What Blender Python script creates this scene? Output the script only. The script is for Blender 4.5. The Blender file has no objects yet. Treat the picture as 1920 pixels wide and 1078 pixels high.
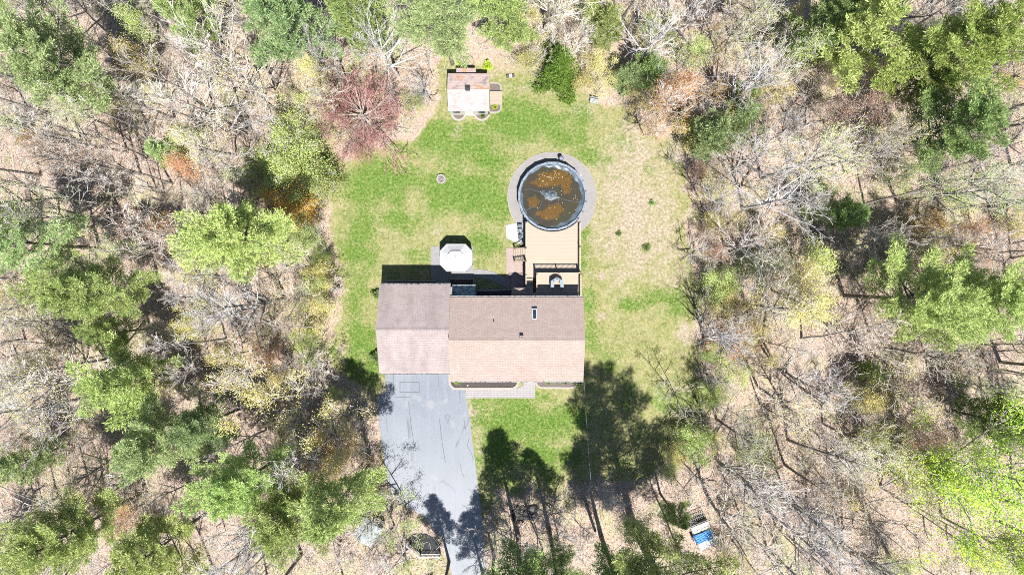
import bpy, bmesh, math, random
import numpy as np
from mathutils import Vector, Matrix

# ------------------------------------------------------------------ camera, sky, sun, exposure
scene = bpy.context.scene
COL = scene.collection
CAM_H = 71.0
S0 = 18.0                      # ground pixels (of the 1920 wide photo) per metre
cam_d = bpy.data.cameras.new('camera')
cam = bpy.data.objects.new('camera', cam_d)
COL.objects.link(cam)
cam.location = (0, 0, CAM_H)
cam.rotation_euler = (0, 0, 0)
cam_d.lens = 23.96
cam_d.sensor_width = 36.0
cam_d.clip_start = 0.5
cam_d.clip_end = 3000
scene.camera = cam

SUN_EL = math.radians(63.4)
# light travels to the top of the photo and a little to its left
SH = Vector((-0.25, 1.0, 0)).normalized()          # direction of the shadows on the ground
world = bpy.data.worlds.new('World')
scene.world = world
world.use_nodes = True
wn = world.node_tree
bg = wn.nodes['Background']
sky = wn.nodes.new('ShaderNodeTexSky')
sky.sky_type = 'NISHITA'
sky.sun_disc = False
sky.sun_elevation = SUN_EL
sky.sun_rotation = math.atan2(-SH.x, -SH.y)
wn.links.new(sky.outputs[0], bg.inputs['Color'])
bg.inputs['Strength'].default_value = 0.06
sky.ozone_density = 4.0
sky.dust_density = 0.3
sun_d = bpy.data.lights.new('sun', 'SUN')
sun_d.energy = 5.0
sun_d.angle = math.radians(0.5)
sun_d.color = (1.0, 0.965, 0.91)
sun = bpy.data.objects.new('sun', sun_d)
COL.objects.link(sun)
ldir = Vector((SH.x * math.cos(SUN_EL), SH.y * math.cos(SUN_EL), -math.sin(SUN_EL)))
sun.rotation_euler = ldir.to_track_quat('-Z', 'Y').to_euler()
sun.location = (10, -40, 80)
scene.view_settings.view_transform = 'Standard'
scene.view_settings.look = 'None'
scene.view_settings.gamma = 1
scene.view_settings.exposure = 1.5
scene.render.engine = 'CYCLES'
scene.cycles.use_denoising = False
scene.cycles.filter_width = 1.0
scene.cycles.max_bounces = 5
scene.cycles.diffuse_bounces = 3
scene.cycles.transmission_bounces = 3
scene.cycles.transparent_max_bounces = 4

R = random.Random(7)
NR = np.random.default_rng(11)


def P(px, py, h=0.0):
    """photo pixel + height above ground -> world point (x, y, h)"""
    k = (1 - h / CAM_H) / S0
    return Vector(((px - 960) * k, (539 - py) * k, h))


def px_of(p):
    k = S0 / (1 - p[2] / CAM_H)
    return 960 + p[0] * k, 539 - p[1] * k


# ------------------------------------------------------------------ materials
def new_mat(name):
    m = bpy.data.materials.new(name)
    m.use_nodes = True
    nt = m.node_tree
    b = nt.nodes['Principled BSDF']
    return m, nt, b


def ramp(nt, fac, stops, interp='LINEAR'):
    r = nt.nodes.new('ShaderNodeValToRGB')
    r.color_ramp.interpolation = interp
    el = r.color_ramp.elements
    while len(el) < len(stops):
        el.new(0.5)
    for e, (p, c) in zip(el, stops):
        e.position = p
        e.color = (*c, 1)
    nt.links.new(fac, r.inputs[0])
    return r.outputs[0]


def mixc(nt, fac, a, b, mode='MIX'):
    n = nt.nodes.new('ShaderNodeMix')
    n.data_type = 'RGBA'
    n.blend_type = mode
    for i, v in ((0, fac), (6, a), (7, b)):
        if isinstance(v, (int, float)):
            n.inputs[i].default_value = v
        elif isinstance(v, tuple):
            n.inputs[i].default_value = (*v, 1)
        else:
            nt.links.new(v, n.inputs[i])
    return n.outputs[2]


def noise(nt, scale, detail=4, rough=0.6, co=None, dist=0.0):
    n = nt.nodes.new('ShaderNodeTexNoise')
    n.inputs['Scale'].default_value = scale
    n.inputs['Detail'].default_value = detail
    n.inputs['Roughness'].default_value = rough
    n.inputs['Distortion'].default_value = dist
    if co is not None:
        nt.links.new(co, n.inputs['Vector'])
    return n.outputs[0]


def objco(nt):
    return nt.nodes.new('ShaderNodeTexCoord').outputs['Object']


def mathn(nt, op, a, b=0.5, clamp=False):
    n = nt.nodes.new('ShaderNodeMath')
    n.operation = op
    n.use_clamp = clamp
    for i, v in ((0, a), (1, b)):
        if isinstance(v, (int, float)):
            n.inputs[i].default_value = v
        else:
            nt.links.new(v, n.inputs[i])
    return n.outputs[0]


def bump(nt, b, h, strength=0.3, dist=0.05):
    n = nt.nodes.new('ShaderNodeBump')
    n.inputs['Strength'].default_value = strength
    n.inputs['Distance'].default_value = dist
    nt.links.new(h, n.inputs['Height'])
    nt.links.new(n.outputs[0], b.inputs['Normal'])


KD = 0.62


def dim(cols):
    return [tuple(v * KD for v in c) for c in cols]


def simple(name, c1, c2=None, scale=3.0, rough=0.8, bmp=0.0, metal=0.0, detail=5, lo=0.35, hi=0.65):
    m, nt, b = new_mat(name)
    if c2 is None:
        c2 = tuple(x * 0.8 for x in c1)
    f = noise(nt, scale, detail, 0.6, objco(nt))
    c = ramp(nt, f, [(lo, tuple(v * KD for v in c2)), (hi, tuple(v * KD for v in c1))])
    nt.links.new(c, b.inputs['Base Color'])
    b.inputs['Roughness'].default_value = rough
    b.inputs['Metallic'].default_value = metal
    if bmp:
        bump(nt, b, f, bmp)
    return m


def leafmat(name, cols, transl=0.35, rough=0.6, objvar=0.25):
    """foliage: colour by leaf, brightness by tree, some light through the leaf"""
    m, nt, b = new_mat(name)
    g = nt.nodes.new('ShaderNodeNewGeometry')
    n = len(cols)
    c = ramp(nt, g.outputs['Random Per Island'], [(i / max(1, n - 1), k) for i, k in enumerate(cols)])
    oi = nt.nodes.new('ShaderNodeObjectInfo')
    hs = nt.nodes.new('ShaderNodeHueSaturation')
    mr = nt.nodes.new('ShaderNodeMapRange')
    mr.inputs[3].default_value = 1 - objvar
    mr.inputs[4].default_value = 1 + objvar
    nt.links.new(oi.outputs['Random'], mr.inputs[0])
    nt.links.new(mr.outputs[0], hs.inputs['Value'])
    mr2 = nt.nodes.new('ShaderNodeMapRange')
    mr2.inputs[3].default_value = 0.485
    mr2.inputs[4].default_value = 0.515
    f7 = mathn(nt, 'FRACT', mathn(nt, 'MULTIPLY', oi.outputs['Random'], 7.31))
    nt.links.new(f7, mr2.inputs[0])
    nt.links.new(mr2.outputs[0], hs.inputs['Hue'])
    nt.links.new(c, hs.inputs['Color'])
    col = hs.outputs[0]
    nt.links.new(col, b.inputs['Base Color'])
    b.inputs['Roughness'].default_value = rough
    b.inputs['Specular IOR Level'].default_value = 0.25
    t = nt.nodes.new('ShaderNodeBsdfTranslucent')
    nt.links.new(col, t.inputs[0])
    mx = nt.nodes.new('ShaderNodeMixShader')
    mx.inputs[0].default_value = transl
    nt.links.new(b.outputs[0], mx.inputs[1])
    nt.links.new(t.outputs[0], mx.inputs[2])
    nt.links.new(mx.outputs[0], nt.nodes['Material Output'].inputs[0])
    return m


def barkmat(name, c1, c2, var=0.35):
    m, nt, b = new_mat(name)
    f = noise(nt, 2.2, 5, 0.7, objco(nt))
    c = ramp(nt, f, [(0.35, c2), (0.6, c1)])
    oi = nt.nodes.new('ShaderNodeObjectInfo')
    hs = nt.nodes.new('ShaderNodeHueSaturation')
    mr = nt.nodes.new('ShaderNodeMapRange')
    mr.inputs[3].default_value = 1 - var
    mr.inputs[4].default_value = 1 + var * 0.6
    nt.links.new(oi.outputs['Random'], mr.inputs[0])
    nt.links.new(mr.outputs[0], hs.inputs['Value'])
    nt.links.new(c, hs.inputs['Color'])
    nt.links.new(hs.outputs[0], b.inputs['Base Color'])
    b.inputs['Roughness'].default_value = 0.9
    b.inputs['Specular IOR Level'].default_value = 0.2
    return m


M = {}
M['bark'] = barkmat('bark_grey', (0.30, 0.28, 0.26), (0.15, 0.13, 0.115))
M['twig'] = barkmat('twig_grey', (0.60, 0.56, 0.52), (0.42, 0.385, 0.35), 0.3)
M['twigpale'] = barkmat('twig_pale', (0.50, 0.48, 0.47), (0.36, 0.34, 0.34), 0.15)
M['twigred'] = barkmat('twig_red', (0.44, 0.27, 0.25), (0.33, 0.19, 0.17), 0.1)
M['pinebark'] = barkmat('bark_pine', (0.15, 0.135, 0.11), (0.08, 0.07, 0.055))
M['needle'] = leafmat('needles_yellow_green', [(0.20, 0.28, 0.085), (0.35, 0.43, 0.145), (0.50, 0.585, 0.23)], 0.45)
M['needleblue'] = leafmat('needles_blue_green', [(0.18, 0.27, 0.11), (0.32, 0.42, 0.18), (0.46, 0.565, 0.28)], 0.45)
M['needledark'] = leafmat('needles_deep_green', [(0.12, 0.20, 0.065), (0.22, 0.32, 0.11), (0.35, 0.45, 0.17)], 0.42)
M['lushneedle'] = leafmat('needles_lush', [(0.14, 0.22, 0.055), (0.25, 0.34, 0.085), (0.37, 0.47, 0.14)], 0.42)
M['spruce'] = leafmat('needles_bright_green', [(0.08, 0.16, 0.025), (0.15, 0.26, 0.04), (0.23, 0.35, 0.065)], 0.4)
M['lime'] = leafmat('leaves_lime', [(0.18, 0.29, 0.03), (0.33, 0.46, 0.045), (0.46, 0.58, 0.08)])
M['budgreen'] = leafmat('buds_green', [(0.22, 0.30, 0.08), (0.36, 0.43, 0.13), (0.48, 0.53, 0.20)])
M['budolive'] = leafmat('buds_olive', [(0.10, 0.15, 0.035), (0.20, 0.26, 0.065), (0.32, 0.37, 0.12)])
M['budyellow'] = leafmat('buds_yellow', [(0.32, 0.29, 0.09), (0.48, 0.43, 0.15), (0.60, 0.54, 0.22)])
M['budgold'] = leafmat('buds_gold', [(0.32, 0.19, 0.05), (0.46, 0.29, 0.07), (0.54, 0.40, 0.10)])
M['budorange'] = leafmat('buds_orange', [(0.36, 0.17, 0.08), (0.48, 0.26, 0.13), (0.48, 0.36, 0.16)])
M['budsalmon'] = leafmat('buds_salmon', [(0.42, 0.24, 0.15), (0.50, 0.31, 0.21), (0.52, 0.42, 0.24)])
M['budred'] = leafmat('buds_red', [(0.22, 0.085, 0.075), (0.31, 0.13, 0.115), (0.38, 0.22, 0.19)])
M['budbrown'] = leafmat('leaves_dry_brown', [(0.20, 0.13, 0.09), (0.34, 0.23, 0.16), (0.44, 0.33, 0.24)])
M['dryorange'] = leafmat('leaves_rust', [(0.32, 0.13, 0.03), (0.46, 0.22, 0.05), (0.52, 0.32, 0.07)])
M['litter'] = leafmat('litter', [(0.16, 0.10, 0.08), (0.34, 0.25, 0.20), (0.46, 0.36, 0.30), (0.27, 0.18, 0.13), (0.55, 0.46, 0.40)], 0.15)
M['grass'] = leafmat('grass_blades', [(0.04, 0.09, 0.018), (0.085, 0.155, 0.03), (0.14, 0.20, 0.06), (0.30, 0.28, 0.19)], 0.3)
M['under'] = leafmat('undergrowth_leaves', [(0.20, 0.28, 0.08), (0.36, 0.42, 0.14), (0.46, 0.42, 0.18), (0.44, 0.32, 0.18), (0.30, 0.38, 0.10)], 0.3)


def shingle(name, cols, streak=None):
    cols = dim(cols)
    streak = (dim([streak[0]])[0], streak[1]) if streak else None
    m, nt, b = new_mat(name)
    co = objco(nt)
    br = nt.nodes.new('ShaderNodeTexBrick')
    nt.links.new(co, br.inputs['Vector'])
    br.offset = 0.5
    br.inputs['Scale'].default_value = 1.0
    br.inputs['Brick Width'].default_value = 0.31
    br.inputs['Row Height'].default_value = 0.17
    br.inputs['Mortar Size'].default_value = 0.022
    br.inputs['Bias'].default_value = 0.0
    br.inputs['Color1'].default_value = (*cols[0], 1)
    br.inputs['Color2'].default_value = (*cols[1], 1)
    br.inputs['Mortar'].default_value = (*cols[2], 1)
    f = noise(nt, 0.9, 6, 0.65, co)
    c = mixc(nt, 0.5, br.outputs[0], ramp(nt, f, [(0.3, cols[3]), (0.5, cols[0]), (0.7, cols[4])]))
    f2 = noise(nt, 9.0, 3, 0.7, co)
    c = mixc(nt, 0.35, c, ramp(nt, f2, [(0.3, cols[2]), (0.7, cols[1])]), 'MIX')
    if streak:
        mp = nt.nodes.new('ShaderNodeMapping')
        mp.inputs['Scale'].default_value = (1.0, 0.12, 1)
        nt.links.new(co, mp.inputs[0])
        f3 = noise(nt, 0.8, 4, 0.6, mp.outputs[0])
        k = ramp(nt, f3, [(0.45, (0, 0, 0)), (0.75, (1, 1, 1))])
        c = mixc(nt, mathn(nt, 'MULTIPLY', k, streak[1]), c, streak[0])
    nt.links.new(c, b.inputs['Base Color'])
    b.inputs['Roughness'].default_value = 0.9
    b.inputs['Specular IOR Level'].default_value = 0.2
    bump(nt, b, br.outputs['Fac'], -0.35, 0.012)
    return m


M['roof_main'] = shingle('shingles_tan', [(0.48, 0.405, 0.375), (0.33, 0.245, 0.21), (0.13, 0.088, 0.07), (0.45, 0.345, 0.31), (0.54, 0.47, 0.435)])
M['roof_garage'] = shingle('shingles_mauve', [(0.47, 0.405, 0.39), (0.31, 0.26, 0.255), (0.11, 0.09, 0.09), (0.40, 0.325, 0.315), (0.57, 0.50, 0.485)],
                           ((0.17, 0.14, 0.14), 0.5))


def roof_shed_mat():
    m, nt, b = new_mat('shed_roof_stained')
    co = objco(nt)
    f = noise(nt, 0.8, 6, 0.7, co, 0.3)
    c = ramp(nt, f, [(0.36, (0.22, 0.18, 0.165)), (0.45, (0.36, 0.29, 0.28)), (0.53, (0.38, 0.30, 0.29)), (0.57, (0.37, 0.20, 0.11)), (0.66, (0.40, 0.24, 0.15))])
    # growth of rust-coloured lichen only on the strip below the north eave
    g = nt.nodes.new('ShaderNodeNewGeometry')
    sx = nt.nodes.new('ShaderNodeSeparateXYZ')
    nt.links.new(g.outputs['Normal'], sx.inputs[0])
    south = mathn(nt, 'LESS_THAN', sx.outputs[1], 0.0)
    clean = ramp(nt, f, [(0.38, (0.27, 0.225, 0.22)), (0.5, (0.335, 0.285, 0.28)), (0.62, (0.37, 0.33, 0.325))])
    c = mixc(nt, south, c, clean)
    br = nt.nodes.new('ShaderNodeTexBrick')
    nt.links.new(co, br.inputs['Vector'])
    br.inputs['Scale'].default_value = 1
    br.inputs['Brick Width'].default_value = 0.35
    br.inputs['Row Height'].default_value = 0.17
    br.inputs['Mortar Size'].default_value = 0.02
    br.inputs['Color1'].default_value = (0.84, 0.84, 0.84, 1)
    br.inputs['Color2'].default_value = (0.68, 0.67, 0.66, 1)
    br.inputs['Mortar'].default_value = (0.58, 0.56, 0.55, 1)
    c = mixc(nt, 1.0, c, br.outputs[0], 'MULTIPLY')
    nt.links.new(c, b.inputs['Base Color'])
    b.inputs['Roughness'].default_value = 0.85
    return m


M['roof_shed'] = roof_shed_mat()
M['siding'] = simple('siding_cream', (0.55, 0.52, 0.46), (0.50, 0.47, 0.42), 2)
M['white'] = simple('white_paint', (0.78, 0.78, 0.77), (0.70, 0.70, 0.70), 2, 0.5)
M['gutter'] = simple('gutter_white', (0.70, 0.70, 0.70), (0.10, 0.09, 0.09), 6.0, 0.5, lo=0.42, hi=0.47)
M['glass'] = simple('window_glass', (0.03, 0.06, 0.09), (0.02, 0.04, 0.06), 2, 0.08)
M['black'] = simple('black_metal', (0.03, 0.03, 0.03), (0.02, 0.02, 0.02), 4, 0.5)
M['dark'] = simple('dark_plastic', (0.05, 0.06, 0.07), (0.03, 0.03, 0.04), 6, 0.5)
M['brickstack'] = simple('chimney_cap', (0.30, 0.25, 0.22), (0.15, 0.12, 0.10), 8, 0.8)
M['canopy'] = simple('canopy_white', (0.52, 0.52, 0.53), (0.45, 0.45, 0.465), 1.2, 0.6)
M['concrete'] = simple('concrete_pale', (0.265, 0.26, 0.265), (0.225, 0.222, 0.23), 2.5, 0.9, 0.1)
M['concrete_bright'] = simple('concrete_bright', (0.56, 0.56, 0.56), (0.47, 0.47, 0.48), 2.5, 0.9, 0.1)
M['edging'] = simple('edging_stone', (0.40, 0.36, 0.32), (0.29, 0.26, 0.24), 8, 0.9, 0.2)
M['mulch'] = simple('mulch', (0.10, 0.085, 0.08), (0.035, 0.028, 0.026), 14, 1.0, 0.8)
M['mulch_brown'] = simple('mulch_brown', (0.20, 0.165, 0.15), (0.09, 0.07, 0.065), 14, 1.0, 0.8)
M['poolwall'] = simple('pool_wall', (0.10, 0.13, 0.17), (0.07, 0.09, 0.12), 3, 0.4)
M['poolrim'] = simple('pool_rim', (0.22, 0.27, 0.33), (0.15, 0.18, 0.23), 3, 0.45)
M['liner'] = simple('pool_liner', (0.14, 0.18, 0.22), (0.06, 0.08, 0.10), 2.5, 0.35, 0.6)
M['covergrey'] = simple('cover_grey', (0.105, 0.135, 0.165), (0.065, 0.085, 0.105), 2.5, 0.6, 0.5)
M['rock'] = simple('rock', (0.15, 0.14, 0.14), (0.05, 0.045, 0.045), 3, 0.9, 0.6)
M['rockpale'] = simple('rock_pale', (0.42, 0.39, 0.36), (0.26, 0.24, 0.22), 6, 0.9, 0.4)
M['metalroof'] = simple('roof_weathered_blue', (0.36, 0.43, 0.46), (0.10, 0.16, 0.17), 3.5, 0.6, 0.1, lo=0.4, hi=0.55)
M['bluetarp'] = simple('tarp_blue', (0.05, 0.26, 0.60), (0.02, 0.15, 0.42), 5, 0.45, 0.6)
M['wood'] = simple('wood_weathered', (0.20, 0.17, 0.15), (0.10, 0.085, 0.075), 8, 0.9, 0.3)
M['polewood'] = simple('pole_wood', (0.36, 0.33, 0.32), (0.25, 0.22, 0.21), 8, 0.9, 0.2)
M['rail'] = simple('rail_tan', (0.44, 0.35, 0.26), (0.38, 0.30, 0.23), 4, 0.7)
M['railpost'] = simple('rail_post_brown', (0.16, 0.10, 0.075), (0.11, 0.07, 0.055), 4, 0.7)
M['cushion'] = simple('cushion_blue_grey', (0.25, 0.31, 0.36), (0.20, 0.25, 0.30), 6, 0.8)
M['terracotta'] = simple('pot', (0.30, 0.22, 0.18), (0.2, 0.15, 0.12), 6, 0.8)
M['strap'] = simple('cable', (0.42, 0.45, 0.45), (0.3, 0.3, 0.3), 6, 0.5)


def boards(name, c1, c2, gap, row=0.14, along='x'):
    c1, c2, gap = dim([c1, c2, gap])
    m, nt, b = new_mat(name)
    co = objco(nt)
    if along == 'y':
        mp = nt.nodes.new('ShaderNodeMapping')
        mp.inputs['Rotation'].default_value = (0, 0, math.pi / 2)
        nt.links.new(co, mp.inputs[0])
        co = mp.outputs[0]
    br = nt.nodes.new('ShaderNodeTexBrick')
    nt.links.new(co, br.inputs['Vector'])
    br.inputs['Scale'].default_value = 1
    br.inputs['Brick Width'].default_value = 3.6
    br.inputs['Row Height'].default_value = row
    br.inputs['Mortar Size'].default_value = 0.007
    br.inputs['Color1'].default_value = (*c1, 1)
    br.inputs['Color2'].default_value = (*c2, 1)
    br.inputs['Mortar'].default_value = (*gap, 1)
    f = noise(nt, 1.3, 5, 0.6, co)
    c = mixc(nt, 0.3, br.outputs[0], ramp(nt, f, [(0.3, c2), (0.7, c1)]))
    nt.links.new(c, b.inputs['Base Color'])
    b.inputs['Roughness'].default_value = 0.75
    return m


M['deck'] = boards('deck_boards', (0.395, 0.325, 0.25), (0.37, 0.30, 0.23), (0.19, 0.145, 0.11))
M['deckstep'] = boards('deck_steps', (0.36, 0.295, 0.23), (0.33, 0.265, 0.205), (0.18, 0.14, 0.11), 0.14, 'y')


def pavers(name, c1, c2, gap, w=0.22, h=0.11, ms=0.008):
    c1, c2, gap = dim([c1, c2, gap])
    m, nt, b = new_mat(name)
    co = objco(nt)
    br = nt.nodes.new('ShaderNodeTexBrick')
    nt.links.new(co, br.inputs['Vector'])
    br.inputs['Scale'].default_value = 1
    br.inputs['Brick Width'].default_value = w
    br.inputs['Row Height'].default_value = h
    br.inputs['Mortar Size'].default_value = ms
    br.inputs['Color1'].default_value = (*c1, 1)
    br.inputs['Color2'].default_value = (*c2, 1)
    br.inputs['Mortar'].default_value = (*gap, 1)
    f = noise(nt, 1.7, 5, 0.6, co)
    c = mixc(nt, 0.3, br.outputs[0], ramp(nt, f, [(0.3, c2), (0.7, c1)]))
    nt.links.new(c, b.inputs['Base Color'])
    b.inputs['Roughness'].default_value = 0.9
    bump(nt, b, br.outputs['Fac'], -0.3, 0.01)
    return m


M['brickpav'] = pavers('brick_pavers', (0.38, 0.30, 0.27), (0.31, 0.235, 0.215), (0.20, 0.155, 0.14))
M['greypav'] = pavers('grey_pavers', (0.355, 0.335, 0.34), (0.30, 0.28, 0.285), (0.16, 0.15, 0.155), 0.3, 0.2, 0.02)
M['ringpav'] = pavers('ring_pavers', (0.285, 0.27, 0.265), (0.24, 0.225, 0.22), (0.16, 0.15, 0.15), 0.4, 0.2, 0.01)


def asphalt_mat():
    m, nt, b = new_mat('asphalt_aged')
    co = objco(nt)
    f = noise(nt, 0.22, 5, 0.6, co)
    mp = nt.nodes.new('ShaderNodeMapping')
    mp.inputs['Scale'].default_value = (1.1, 0.09, 1)
    nt.links.new(co, mp.inputs[0])
    f2 = noise(nt, 0.9, 4, 0.6, mp.outputs[0])
    c = ramp(nt, f, [(0.35, (0.14, 0.16, 0.195)), (0.65, (0.185, 0.205, 0.24))])
    c = mixc(nt, mathn(nt, 'MULTIPLY', ramp(nt, f2, [(0.5, (0, 0, 0)), (0.72, (1, 1, 1))]), 0.6), c, (0.25, 0.26, 0.285))
    # pale worn spot stains
    f3 = noise(nt, 0.55, 2, 0.5, co)
    c = mixc(nt, mathn(nt, 'MULTIPLY', ramp(nt, f3, [(0.60, (0, 0, 0)), (0.80, (1, 1, 1))]), 0.7), c, (0.34, 0.32, 0.30))
    f4 = noise(nt, 8, 6, 0.85, co)
    c = mixc(nt, 0.30, c, ramp(nt, f4, [(0.35, (0.07, 0.08, 0.09)), (0.65, (0.34, 0.35, 0.37))]))
    # thin meandering cracks
    mp2 = nt.nodes.new('ShaderNodeMapping')
    mp2.inputs['Scale'].default_value = (1.0, 0.35, 1)
    nt.links.new(co, mp2.inputs[0])
    nz = nt.nodes.new('ShaderNodeTexNoise')
    nz.inputs['Scale'].default_value = 1.2
    nt.links.new(mp2.outputs[0], nz.inputs['Vector'])
    ad = nt.nodes.new('ShaderNodeVectorMath')
    ad.operation = 'MULTIPLY_ADD'
    ad.inputs[1].default_value = (0.5, 0.5, 0)
    nt.links.new(nz.outputs[1], ad.inputs[0])
    nt.links.new(mp2.outputs[0], ad.inputs[2])
    vo = nt.nodes.new('ShaderNodeTexVoronoi')
    vo.feature = 'DISTANCE_TO_EDGE'
    vo.inputs['Scale'].default_value = 0.28
    nt.links.new(ad.outputs[0], vo.inputs['Vector'])
    ck = ramp(nt, vo.outputs['Distance'], [(0.0, (1, 1, 1)), (0.006, (1, 1, 1)), (0.012, (0, 0, 0))])
    br = ramp(nt, noise(nt, 0.45, 3, 0.5, co), [(0.5, (0, 0, 0)), (0.6, (1, 1, 1))])
    c = mixc(nt, mathn(nt, 'MULTIPLY', mathn(nt, 'MULTIPLY', ck, br), 0.7), c, (0.07, 0.075, 0.085))
    sx = nt.nodes.new('ShaderNodeSeparateXYZ')
    nt.links.new(co, sx.inputs[0])
    wr = nt.nodes.new('ShaderNodeMapRange')      # worn paler toward the street end, where the wheels turn
    wr.inputs[1].default_value = -12
    wr.inputs[2].default_value = -22
    nt.links.new(mathn(nt, 'ADD', sx.outputs[1], mathn(nt, 'MULTIPLY', mathn(nt, 'SUBTRACT', f2, 0.5), 12.0)), wr.inputs[0])
    c = mixc(nt, mathn(nt, 'MULTIPLY', wr.outputs[0], 0.55), c, (0.33, 0.33, 0.335))
    c = mixc(nt, 1.0, c, (0.65, 0.67, 0.70), 'MULTIPLY')
    nt.links.new(c, b.inputs['Base Color'])
    b.inputs['Roughness'].default_value = 0.85
    bump(nt, b, f4, 0.15, 0.01)
    return m


M['asphalt'] = asphalt_mat()
M['crack'] = simple('crack_filler', (0.06, 0.065, 0.07), (0.10, 0.105, 0.11), 10)


def water_mat():
    m, nt, b = new_mat('murky_water')
    f = noise(nt, 0.5, 4, 0.6, objco(nt))
    c = ramp(nt, f, [(0.3, (0.022, 0.022, 0.018)), (0.5, (0.032, 0.027, 0.018)), (0.7, (0.030, 0.032, 0.014))])
    nt.links.new(c, b.inputs['Base Color'])
    b.inputs['Roughness'].default_value = 0.12
    return m


M['water'] = water_mat()


def ground_mat():
    m, nt, b = new_mat('ground')
    co = objco(nt)
    at = nt.nodes.new('ShaderNodeAttribute')
    at.attribute_name = 'cover'
    sp = nt.nodes.new('ShaderNodeSeparateColor')
    nt.links.new(at.outputs['Color'], sp.inputs[0])
    lush, straw, dirt = sp.outputs[0], sp.outputs[1], sp.outputs[2]
    fine = noise(nt, 3.6, 8, 0.84, co)
    mid = noise(nt, 1.1, 6, 0.7, co)
    fine2 = noise(nt, 13, 4, 0.8, co)
    # leaf litter
    lit = ramp(nt, fine, [(0.36, (0.06, 0.04, 0.03)), (0.45, (0.17, 0.125, 0.095)), (0.52, (0.28, 0.215, 0.17)), (0.64, (0.44, 0.36, 0.305))])
    lit2 = ramp(nt, fine2, [(0.36, (0.10, 0.065, 0.05)), (0.5, (0.30, 0.225, 0.185)), (0.64, (0.52, 0.44, 0.39))])
    lit = mixc(nt, 0.5, lit, lit2)
    moss = ramp(nt, noise(nt, 0.22, 5, 0.65, co), [(0.50, (0, 0, 0)), (0.64, (1, 1, 1))])
    lit = mixc(nt, mathn(nt, 'MULTIPLY', moss, 0.6), lit, ramp(nt, fine, [(0.35, (0.13, 0.14, 0.05)), (0.65, (0.36, 0.36, 0.18))]))
    # dry straw lawn
    st = ramp(nt, fine, [(0.36, (0.05, 0.058, 0.018)), (0.46, (0.14, 0.14, 0.058)), (0.54, (0.215, 0.205, 0.105)), (0.64, (0.32, 0.30, 0.20))])
    st2 = ramp(nt, mid, [(0.38, (0.10, 0.125, 0.03)), (0.5, (0.185, 0.185, 0.07)), (0.62, (0.255, 0.225, 0.13))])
    st = mixc(nt, 0.45, st, st2)
    # green lawn
    gr = ramp(nt, fine, [(0.38, (0.012, 0.030, 0.006)), (0.46, (0.046, 0.092, 0.012)), (0.53, (0.095, 0.15, 0.026)), (0.60, (0.22, 0.235, 0.10))])
    gr = mixc(nt, 0.35, gr, ramp(nt, mid, [(0.35, (0.05, 0.115, 0.014)), (0.65, (0.14, 0.18, 0.05))]))
    dr = ramp(nt, fine, [(0.36, (0.11, 0.085, 0.055)), (0.46, (0.21, 0.17, 0.12)), (0.54, (0.275, 0.235, 0.18)), (0.64, (0.36, 0.32, 0.265))])

    def soft(w, n, k):      # ragged edge: weight + noise
        a = mathn(nt, 'ADD', w, mathn(nt, 'MULTIPLY', mathn(nt, 'SUBTRACT', n, 0.5), k))
        r = nt.nodes.new('ShaderNodeMapRange')
        r.inputs[1].default_value = 0.30
        r.inputs[2].default_value = 0.70
        nt.links.new(a, r.inputs[0])
        return r.outputs[0]
    c = mixc(nt, soft(straw, mid, 0.9), lit, st)
    c = mixc(nt, soft(dirt, mid, 1.0), c, dr)
    gmix = noise(nt, 3.2, 7, 0.82, co)
    c = mixc(nt, soft(lush, gmix, 2.2), c, gr)
    nt.links.new(c, b.inputs['Base Color'])
    b.inputs['Roughness'].default_value = 0.95
    b.inputs['Specular IOR Level'].default_value = 0.1
    bump(nt, b, mathn(nt, 'ADD', fine, fine2), 0.9, 0.08)
    return m


M['ground'] = ground_mat()

# ------------------------------------------------------------------ mesh helpers


def link(name, me, mat=None, parent=None, loc=None):
    o = bpy.data.objects.new(name, me)
    COL.objects.link(o)
    if mat is not None and me is not None:
        me.materials.clear()
        for mm in (mat if isinstance(mat, (list, tuple)) else [mat]):
            me.materials.append(mm)
    if parent is not None:
        o.parent = parent
    if loc is not None:
        o.location = loc
    return o


def thing(name, label, cat, loc=(0, 0, 0), rz=0, group=None):
    o = bpy.data.objects.new(name, None)
    o.empty_display_size = 0.3
    COL.objects.link(o)
    o.location = loc
    o.rotation_euler = (0, 0, rz)
    tag(o, label, cat, group)
    return o


def tag(o, label, cat, group=None):
    o['label'] = label
    o['category'] = cat
    if group:
        o['group'] = group
    return o


def kind(o, k):
    o['kind'] = k
    return o


def bm_new():
    return bmesh.new()


def fin(bm, name, mat, parent=None, loc=None, smooth=False, bevel=0.0):
    if bevel:
        bmesh.ops.bevel(bm, geom=bm.edges[:], offset=bevel, segments=2, affect='EDGES', profile=0.5)
    bmesh.ops.recalc_face_normals(bm, faces=bm.faces[:])
    me = bpy.data.meshes.new(name)
    bm.to_mesh(me)
    bm.free()
    if smooth:
        for p in me.polygons:
            p.use_smooth = True
    return link(name, me, mat, parent, loc)


def box(bm, x0, x1, y0, y1, z0, z1, rz=0, mi=0):
    c = Vector(((x0 + x1) / 2, (y0 + y1) / 2, (z0 + z1) / 2))
    mt = Matrix.Translation(c) @ Matrix.Rotation(rz, 4, 'Z') @ Matrix.Diagonal((abs(x1 - x0), abs(y1 - y0), abs(z1 - z0), 1))
    r = bmesh.ops.create_cube(bm, size=1, matrix=mt)
    if mi:
        for v in r['verts']:
            for f in v.link_faces:
                f.material_index = mi
    return r


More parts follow.
